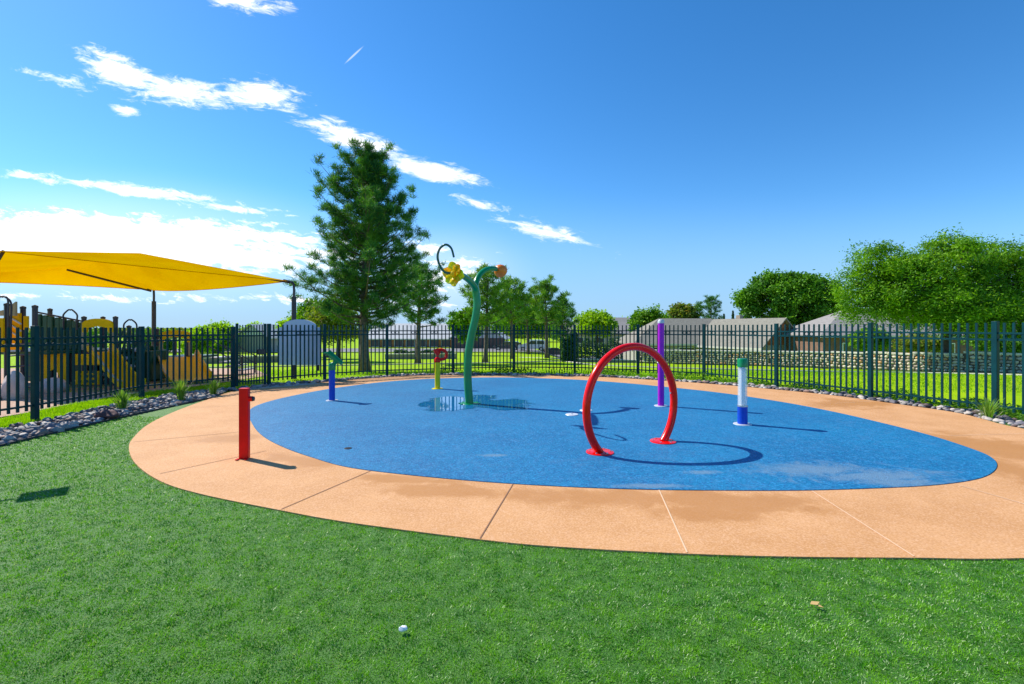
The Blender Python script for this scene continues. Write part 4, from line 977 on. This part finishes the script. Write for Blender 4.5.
# ---------------------------------------------------------------- vehicles and street light
def car(loc, rz, paint, label, cat, Lc=4.6, Wc=1.8, Hc=1.7):
    t = thing('parked_car', label, cat, loc, rz)
    pr = [(-.5, .2), (-.5, .52), (-.47, .58), (-.44, .95), (-.36, 1.), (.06, 1.), (.2, .64), (.44, .56), (.5, .42), (.5, .2)]
    low = [(x*Lc, -Wc/2, z*Hc) for x, z in pr]; b = MB(); b.prism(low, (0, Wc, 0)); bmesh.ops.bevel(b.bm, geom=list(b.bm.edges), offset=.05, segments=2, affect='EDGES')
    bd = b.build('body', paint, t, smooth=True)
    for s in (-1, 1):
        y = s*(Wc/2+.008)
        for x0, x1 in ((-.41, -.17), (-.15, .06)):
            x2 = x1 if x1 < 0 else .14
            g = MB(); g.prism([(x0*Lc, y, .62*Hc), (x2*Lc, y, .62*Hc), ((x1 if x1 < 0 else .04)*Lc, y, .92*Hc), ((x0+.015)*Lc, y, .92*Hc)], (0, -s*.02, 0)); g.build('window', 'glass', t)
        for x in (-.31, .31):
            q = (x*Lc, s*(Wc/2-.1), .33); ty = MB().cyl((q[0], q[1]-.12, .33), (q[0], q[1]+.12, .33), .33, n=20).build('tyre', 'tyre', t, smooth=True)
            MB().cyl((q[0], q[1]-.13, .33), (q[0], q[1]+.13, .33), .19, n=12).build('rim', 'steel', ty, smooth=True)
        MB().box((.49*Lc, s*Wc*.36, .47*Hc), (.06, .28, .12), bev=.01).build('headlight', 'lamp', t)
        MB().box((-.49*Lc, s*Wc*.4, .55*Hc), (.06, .16, .25), bev=.01).build('tail_light', 'taillamp', t)
    g = MB(); g.prism([(.07*Lc, -Wc*.42, .985*Hc), (.07*Lc, Wc*.42, .985*Hc), (.195*Lc, Wc*.42, .67*Hc), (.195*Lc, -Wc*.42, .67*Hc)], (.02, 0, .008)); g.build('windscreen', 'glass', t)
    MB().box((-.5*Lc, 0, .76*Hc), (.22, Wc*.78, .3*Hc)).build('rear_window', 'glass', t)
def on(px, Y): x = (px-CX)/F*Y; return (x, Y, gz(x, Y)+.04)
car(on(532, 74), R(178), 'carwhite', 'white sport utility vehicle parked in the street behind the pine trees', 'car')
car(on(507, 77), R(176), 'cardark', 'dark car parked left of the white sport utility vehicle', 'car', 4.4, 1.75, 1.45)
car(on(617, 70), R(-60), 'cargrey', 'silver pickup-like van facing the park, seen through the top of the red ring', 'van', 4.9, 1.95, 1.95)
car(on(556, 79), R(2), 'cardark', 'dark car parked right of the white sport utility vehicle, half hidden by a pine trunk', 'car', 4.5, 1.75, 1.4)
q = on(594, 82); t = thing('street_lamp', 'thin tall street light rising behind the round lime-green tree', 'street light', q)
MB().cyl((0, 0, 0), (0, 0, 7.1), .08, .05, n=8).build('pole', 'steel', t); MB().tube(crom([(0, 0, 6.9), (.6, 0, 7.35), (1.9, 0, 7.5)], 5, False), .035, 6).build('arm', 'steel', t); MB().box((2.2, 0, 7.48), (.7, .25, .12), bev=.03).build('arm_head', 'steel', t)

# ---------------------------------------------------------------- trees
pineM = leafmat('pine_needles', (.022, .12, .03), (.08, .24, .02), (.2, .36, .03), scale=1.1, tr=.3)
pineM2 = leafmat('light_pine_needles', (.15, .32, .02), (.08, .22, .03), (.28, .4, .04), scale=.9, tr=.35)
def taper(b, pts, r0, r1, n=8):
    k = len(pts); b.tube(pts, [r0+(r1-r0)*(i/(k-1))**.8 for i in range(k)], n)
def pine(x, y, h, prof, label, z0=None, trunk_r=.2, nb=95, m=None, tuft_r=.2, nt=10, needles=22, lean=0., crown0=.2, seed=1, group=None, wn=.018, up=.75):
    rs = random.Random(seed); g0 = gz(x, y)-.05 if z0 is None else z0
    t = thing('pine_tree', label, 'tree', (x, y, g0), 0, group)
    tb = MB(); tp = [Vector((math.sin(s*3+seed)*.1*h/8+lean*s*h, math.cos(s*2.3+seed)*.06*h/8, s*h*.97)) for s in np.linspace(0, 1, 12)]
    tb.tube(tp, [trunk_r*(1.35-.35*min(1, s*12))*(1-s)**.75+.02 for s in np.linspace(0, 1, 12)], 12); tb.build('trunk', 'trunk', t, smooth='all')
    lb = MB(); tips = []
    for k in range(nb):
        s = crown0+(1-crown0)*((k+rs.random())/nb)**.92; zc_ = s*h; az = k*2.399+rs.uniform(-.5, .5); Lr = prof(s)*rs.uniform(.6, 1.05)*(.95+.75*max(-.5, min(.2, 1.1*mnoise.noise(Vector((math.cos(az)*1.3, math.sin(az)*1.3, zc_*.55+seed*7.3))))))
        i = min(10, int(s*11)); f_ = s*11-i; o = tp[i].lerp(tp[i+1], f_) if i < 11 else tp[-1]
        dv = Vector((math.cos(az), math.sin(az), 0)); rise = up*(.35+s)*rs.uniform(.5, 1.4)
        br_ = [o+dv*Lr*q_+Vector((0, 0, Lr*(rise*q_**1.6-.12*q_))) for q_ in (0, .33, .66, 1.)]
        taper(lb, br_, .012+.018*Lr, .008, 5); tips.append((br_[3], Lr))
        for j in range(max(2, int(nt*min(1, Lr/1.5)))):
            q_ = rs.uniform(.3, 1.05); bp = o+dv*Lr*q_+Vector((0, 0, Lr*(rise*q_**1.6-.12*q_)))
            off = Vector((rs.gauss(0, 1), rs.gauss(0, 1), rs.gauss(.35, .45)))*(.08+.13*Lr*(1.1-q_)); tips.append((bp+off, 0))
            if rs.random() < .5: lb.cyl(bp-dv*.1, bp+off, .007, .004, n=3)
    tips.append((tp[-1], 0)); tips.append((tp[-1]+Vector((0, 0, .2)), 0))
    lb.build('limbs', 'trunk', t, smooth='all')
    T = np.array([list(p_[0]) for p_ in tips]); n = len(T)*needles; c_ = np.repeat(T, needles, 0)+rng.normal(0, tuft_r*.3, (n, 3))*np.array([1, 1, .6])
    d_ = rng.normal(0, 1, (n, 3)); d_[:, 2] = d_[:, 2]*.8+.8; d_ /= np.linalg.norm(d_, axis=1)[:, None]; s_ = np.cross(d_, rng.normal(0, 1, (n, 3))); s_ /= np.linalg.norm(s_, axis=1)[:, None]
    ln_ = rng.uniform(.6, 1.1, n)[:, None]*tuft_r
    fast('crown', np.stack([c_-s_*wn, c_+s_*wn, c_+d_*ln_+s_*wn*.4, c_+d_*ln_-s_*wn*.4], 1), m or pineM, t)
def lerp_prof(tab):
    return lambda s: float(np.interp(s, [a_ for a_, _ in tab], [b2 for _, b2 in tab]))
pb = GS(367, 371.8)
pine(pb.x, pb.y, 10.6, lerp_prof([(.18, 2.5), (.3, 3.3), (.42, 3.2), (.6, 2.5), (.75, 1.95), (.88, 1.25), (.95, .65), (1, .2)]), 'tallest dense green pine, directly behind the fence left of the flower stem', trunk_r=.21, nb=165, nt=13, needles=46, tuft_r=.26, crown0=.2, seed=4, wn=.011)
def PT(px, basey, top, hwid, lab, seed, m=None, lean=0., **kw):
    q = GS(px, basey); z0 = gz(q.x, q.y); ht = AT(px, top, q.y).z-z0; hw_ = hwid*q.y/F
    pine(q.x, q.y, ht, lerp_prof([(.25, .8*hw_), (.4, 1.05*hw_), (.6, .95*hw_), (.8, .75*hw_), (.93, .4*hw_), (1, .15*hw_)]), lab, trunk_r=kw.pop('tr', .17), nb=kw.pop('nb', 50), nt=6, needles=34, tuft_r=.34, seed=seed, m=m, lean=lean, wn=.02, **kw)
PT(419, 363, 266, 31, 'mid-sized pine just right of the tallest pine', 11, crown0=.38)
PT(486, 362, 270, 30, 'slender pine right behind the flower stem with its trunk showing', 12, pineM2, crown0=.35, tr=.15)
PT(512, 358.5, 281, 26, 'leaning pine with a slanting trunk between the flower stem and the white car', 13, pineM2, lean=-.04, crown0=.45)
PT(546, 357.5, 283, 28, 'rounded pine in front of the street, right of the white car', 14, pineM2, crown0=.45)
PT(528, 354, 297, 20, 'small pine standing between and behind the two leafy park pines', 15, pineM, crown0=.5)
PT(563, 356.5, 300, 17, 'short sparse pine at the right end of the pine group', 16, pineM, crown0=.3, nb=45)

def crown_tree(x, y, lobes, m, label, name='leafy_tree', n=16000, leaf=.12, z0=None, tr=.2, seed=1, clump=.28, trunk_top=None, nl=5, shell=.55, asp=.6, bark='trunk2', ncl=420, tall=1.):
    """lobes: (dx, dy, height of centre, rx, ry, rz) about the foot of the trunk"""
    g0 = gz(x, y)-.05 if z0 is None else z0; rr = random.Random(seed); r2 = np.random.default_rng(seed)
    t = thing(name, label, 'tree', (x, y, g0)); lob = np.array(lobes); vol = lob[:, 3]*lob[:, 4]*lob[:, 5]; pr = vol**.66; pr /= pr.sum()
    tz = trunk_top or float((lob[:, 2]).min()); b = MB(); top_ = Vector((0, 0, tz))
    b.tube(crom([(0, 0, 0), (.05, .03, tz*.5), top_], 4, False), [tr*1.25]+[tr]*7+[tr*.8], 10) if False else b.tube([Vector((0, 0, 0)), Vector((.03, 0, tz*.3)), Vector((.05, .03, tz*.65)), top_], [tr*1.4, tr, tr*.9, tr*.8], 10)
    b.build('trunk', bark, t, smooth='all')
    lb = MB(); ci = r2.choice(len(lob), ncl, p=pr); u_ = r2.normal(0, 1, (ncl, 3)); u_ /= np.linalg.norm(u_, axis=1)[:, None]; rad = shell+(1.04-shell)*r2.random(ncl)**.6
    cc_ = lob[ci, :3]+u_*rad[:, None]*lob[ci, 3:]
    for k in range(len(lob)):
        e_ = Vector(lob[k, :3]); lb.tube([top_-Vector((0, 0, .15)), top_.lerp(e_, .5)+Vector((0, 0, .1)), e_], [tr*.55, tr*.35, tr*.12], 6)
    for k in range(0, ncl, max(1, ncl//(nl*14))):
        e_ = Vector(cc_[k]); s_ = Vector(lob[ci[k], :3]); lb.tube([s_, s_.lerp(e_, .6)+Vector((0, 0, .05)), e_], [tr*.14, tr*.08, .01], 4)
    lb.build('limbs', bark, t, smooth='all')
    per = n//ncl; cs = clump*r2.uniform(.6, 1.35, ncl); c_ = np.repeat(cc_, per, 0)+r2.normal(0, 1, (ncl*per, 3))*np.repeat(cs, per)[:, None]*np.array([1, 1, .7*tall])
    fast('crown', leaves(c_, r2.uniform(.6, 1.2, ncl*per)*leaf, .8, asp), m, t)
lmB = leafmat('bright_leaf', (.16, .35, .001), (.05, .17, .002), (.26, .44, .02), scale=1.1, tr=.32)
lmL = leafmat('lime_leaf', (.28, .46, .005), (.2, .38, .005), (.28, .42, .03), scale=.4, tr=.45)
lmD = leafmat('dark_leaf', (.12, .3, .004), (.04, .15, .006), (.17, .38, .02), scale=.7, tr=.25)
lmO = leafmat('olive_leaf', (.2, .26, .02), (.13, .21, .02), (.24, .18, .04), scale=.8, tr=.4)
def PL(px, py, rx, ry, x, y, g0, rd=None, dy=0.):
    q = AT(px, py, y); k = y/F; return (q.x-x, dy, q.z-g0, rx*k, (rd or rx)*k*.8, ry*k)
# feathery tree leaning over the stone wall
y_ = 22.; x_ = (946-CX)/F*y_; g0 = gz(x_, y_)
lob = [PL(*a_, x_, y_, g0, dy=d_) for a_, d_ in (((905, 290, 42, 34), -.5), ((872, 300, 30, 22), 0), ((955, 275, 48, 36), .3), ((1000, 290, 50, 38), 0), ((1040, 295, 45, 42), -.3), ((925, 312, 45, 20), -1.2), ((985, 318, 55, 18), -1.), ((862, 284, 26, 15), .5), ((868, 306, 26, 15), .2), ((888, 262, 30, 14), .2), ((950, 248, 20, 14), 0), ((1000, 254, 30, 15), .4), ((965, 300, 70, 30), 1.2), ((1080, 300, 30, 30), 0))]
lr = random.Random(3); lob += [PL(lr.choice([880, 890, 900, 925, 960, 985, 1010, 1030])+lr.uniform(-8, 8), lr.choice([250, 258, 266, 275])+lr.uniform(-5, 10), lr.uniform(8, 16), lr.uniform(5, 10), x_, y_, g0, dy=lr.uniform(-2, 1)) for _ in range(9)]
crown_tree(x_, y_, lob, lmB, 'broad feathery bright green tree leaning over the stone wall at the right', n=150000, leaf=.075, z0=g0, tr=.19, seed=5, clump=.24, ncl=1000, trunk_top=2.9, shell=.5, asp=.35, nl=12)
# dense dark tree
y_ = 54.; x_ = (795-CX)/F*y_; g0 = gz(x_, y_)
lob = [PL(*a_, x_, y_, g0, dy=d_) for a_, d_ in (((763, 301, 21, 17), -1), ((788, 293, 20, 17), -1.5), ((812, 303, 20, 19), -1), ((786, 310, 22, 13), -2), ((748, 300, 9, 11), 0), ((772, 285, 16, 10), 0), ((830, 306, 14, 16), 0), ((800, 287, 14, 11), 0), ((820, 292, 15, 13), 0), ((795, 300, 34, 22), 2), ((815, 328, 26, 16), .5), ((752, 313, 12, 8), 0))]
crown_tree(x_, y_, lob, lmD, 'dense rounded dark green tree rising above the house roofs', n=60000, leaf=.17, z0=g0, tr=.4, seed=6, clump=.36, ncl=420, shell=.82)
def simple(px, top, hwid, bot, Y, m, lab, seed, n=9000, leaf=.2, name='leafy_tree', ncl=260, sp=1.):
    x = (px-CX)/F*Y; g0 = gz(x, Y); rr = random.Random(seed); k = Y/F; hpx = bot-top; lob = []
    for i in range(6):
        dx = rr.uniform(-.5, .5)*hwid; cy_ = top+hpx*(.35+.35*rr.random()); lob.append(PL(px+dx, cy_, hwid*rr.uniform(.4, .6), hpx*rr.uniform(.26, .38), x, Y, g0, dy=rr.uniform(-.5, .5)*hwid*k))
    lob.append(PL(px, top+hpx*.5, hwid*.8, hpx*.4, x, Y, g0)); lob.append(PL(px, top+hpx*.28, hwid*.55, hpx*.27, x, Y, g0))
    crown_tree(x, Y, lob, m, lab, name, n=n, leaf=leaf, z0=g0, tr=.16, seed=seed, clump=.02*hwid*k*6, ncl=ncl, shell=.45, tall=sp)
simple(597, 310, 21, 338, 68, lmL, 'round lime-green tree between the pines and the purple pole', 21, leaf=.2)
simple(645, 309, 17, 340, 60, lmB, 'upright bright green tree with spiky top, left of the long grey roof', 22, leaf=.18, sp=1.8)
simple(662, 315, 15, 340, 64, lmB, 'small bright green tree touching the left end of the long grey roof', 23, leaf=.18, sp=1.6)
simple(684, 303, 17, 330, 72, lmO, 'olive green tree behind the long grey roof, left of the taller pine-like one', 24, leaf=.22)
simple(219, 323.5, 22, 352, 60, lmL, 'low wide lime-green tree left of the gate, behind the flat pale building', 25, leaf=.18)
simple(254, 324, 19, 350, 75, lmL, 'low lime-green tree directly behind the gate', 26, leaf=.2)
simple(196, 328, 18, 356, 40, lmL, 'bright yellow-green bush behind the stair rails of the playground', 27, name='bush', leaf=.12)
simple(297, 315, 17, 345, 45, lmL, 'bright green tree above the right shoulder of the dome-topped sign', 28, leaf=.14)
simple(338, 296, 34, 348, 34, lmO, 'olive and rust tinted tree left of the big pine trunk', 29, n=14000, leaf=.1, ncl=500)
simple(312, 300, 22, 340, 40, lmB, 'light green tree at the left edge of the olive tree', 30, leaf=.12)
simple(468, 308, 18, 345, 50, lmB, 'pale green tree glimpsed behind the slender pine', 31, leaf=.16)
simple(528, 312, 40, 334, 62, lmB, 'broad green tree spreading behind the parked white car', 32, n=12000, leaf=.2)
simple(150, 331, 24, 352, 60, lmD, 'dark green tree mass behind the playground climber', 33, leaf=.18)
simple(60, 330, 50, 350, 70, lmD, 'wide dark green tree behind the far left of the playground', 34, leaf=.2)
simple(870, 330, 20, 350, 30, lmB, 'light green shrub behind the stone wall by the brown house', 35, name='bush', leaf=.1)
simple(920, 336, 24, 352, 27, lmO, 'olive shrub behind the stone wall beneath the feathery tree', 36, name='bush', leaf=.08)
simple(1000, 332, 30, 352, 26, lmD, 'dark shrub behind the stone wall at the right edge of the photo', 37, name='bush', leaf=.08)
PT(711, 351.5, 296, 17, 'spiky pine rising behind the long grey roof', 17, pineM, crown0=.2, nb=60)
PT(697, 351.2, 304, 11, 'smaller pine beside the spiky pine behind the long grey roof', 18, pineM2, crown0=.2, nb=45)
for (px, top, Y, hwid, lab) in ((733, 311, 80, 3.0, 'small dark pointed cypress just left of the dense dark tree'), (724, 314, 84, 2.4, 'tiny dark cypress right of the spiky pine')):
    x = (px-CX)/F*Y; g0 = gz(x, Y); t = thing('cypress_tree', lab, 'tree', (x, Y, g0)); hh_ = AT(px, top, Y).z-g0
    MB().cyl((0, 0, 0), (0, 0, hh_*.8), .12, .03, n=8).build('trunk', 'trunk2', t)
    n = 2500; s = rng.uniform(.05, 1, n); a_ = rng.uniform(0, 2*PI, n); r_ = hwid*Y/F*np.sin(PI*np.clip(s, 0, 1))**.5*(1-s*.6)*rng.uniform(.3, 1, n)
    fast('crown', leaves(np.stack([r_*np.cos(a_), r_*np.sin(a_), s*hh_], 1), rng.uniform(.1, .2, n)), hm, t)
# distant wooded skyline that reads as one mass
n = 26000; xa = rng.uniform(-260, 260, n); base_ = np.array([mnoise.noise(Vector((float(v_)*.05, 0, 2)))*2.+mnoise.noise(Vector((float(v_)*.2, 3, 2)))*1.2 for v_ in xa])
ya = 190+rng.uniform(-8, 8, n)+np.abs(xa)*.1; za = -2.4+rng.uniform(0, 1, n)**.8*np.clip(3.6+base_*.8, 2., 5.2)
tag(fast('distant_woods', leaves(np.stack([xa, ya, za], 1), rng.uniform(.5, 1.1, n)), lmO), kind='stuff')
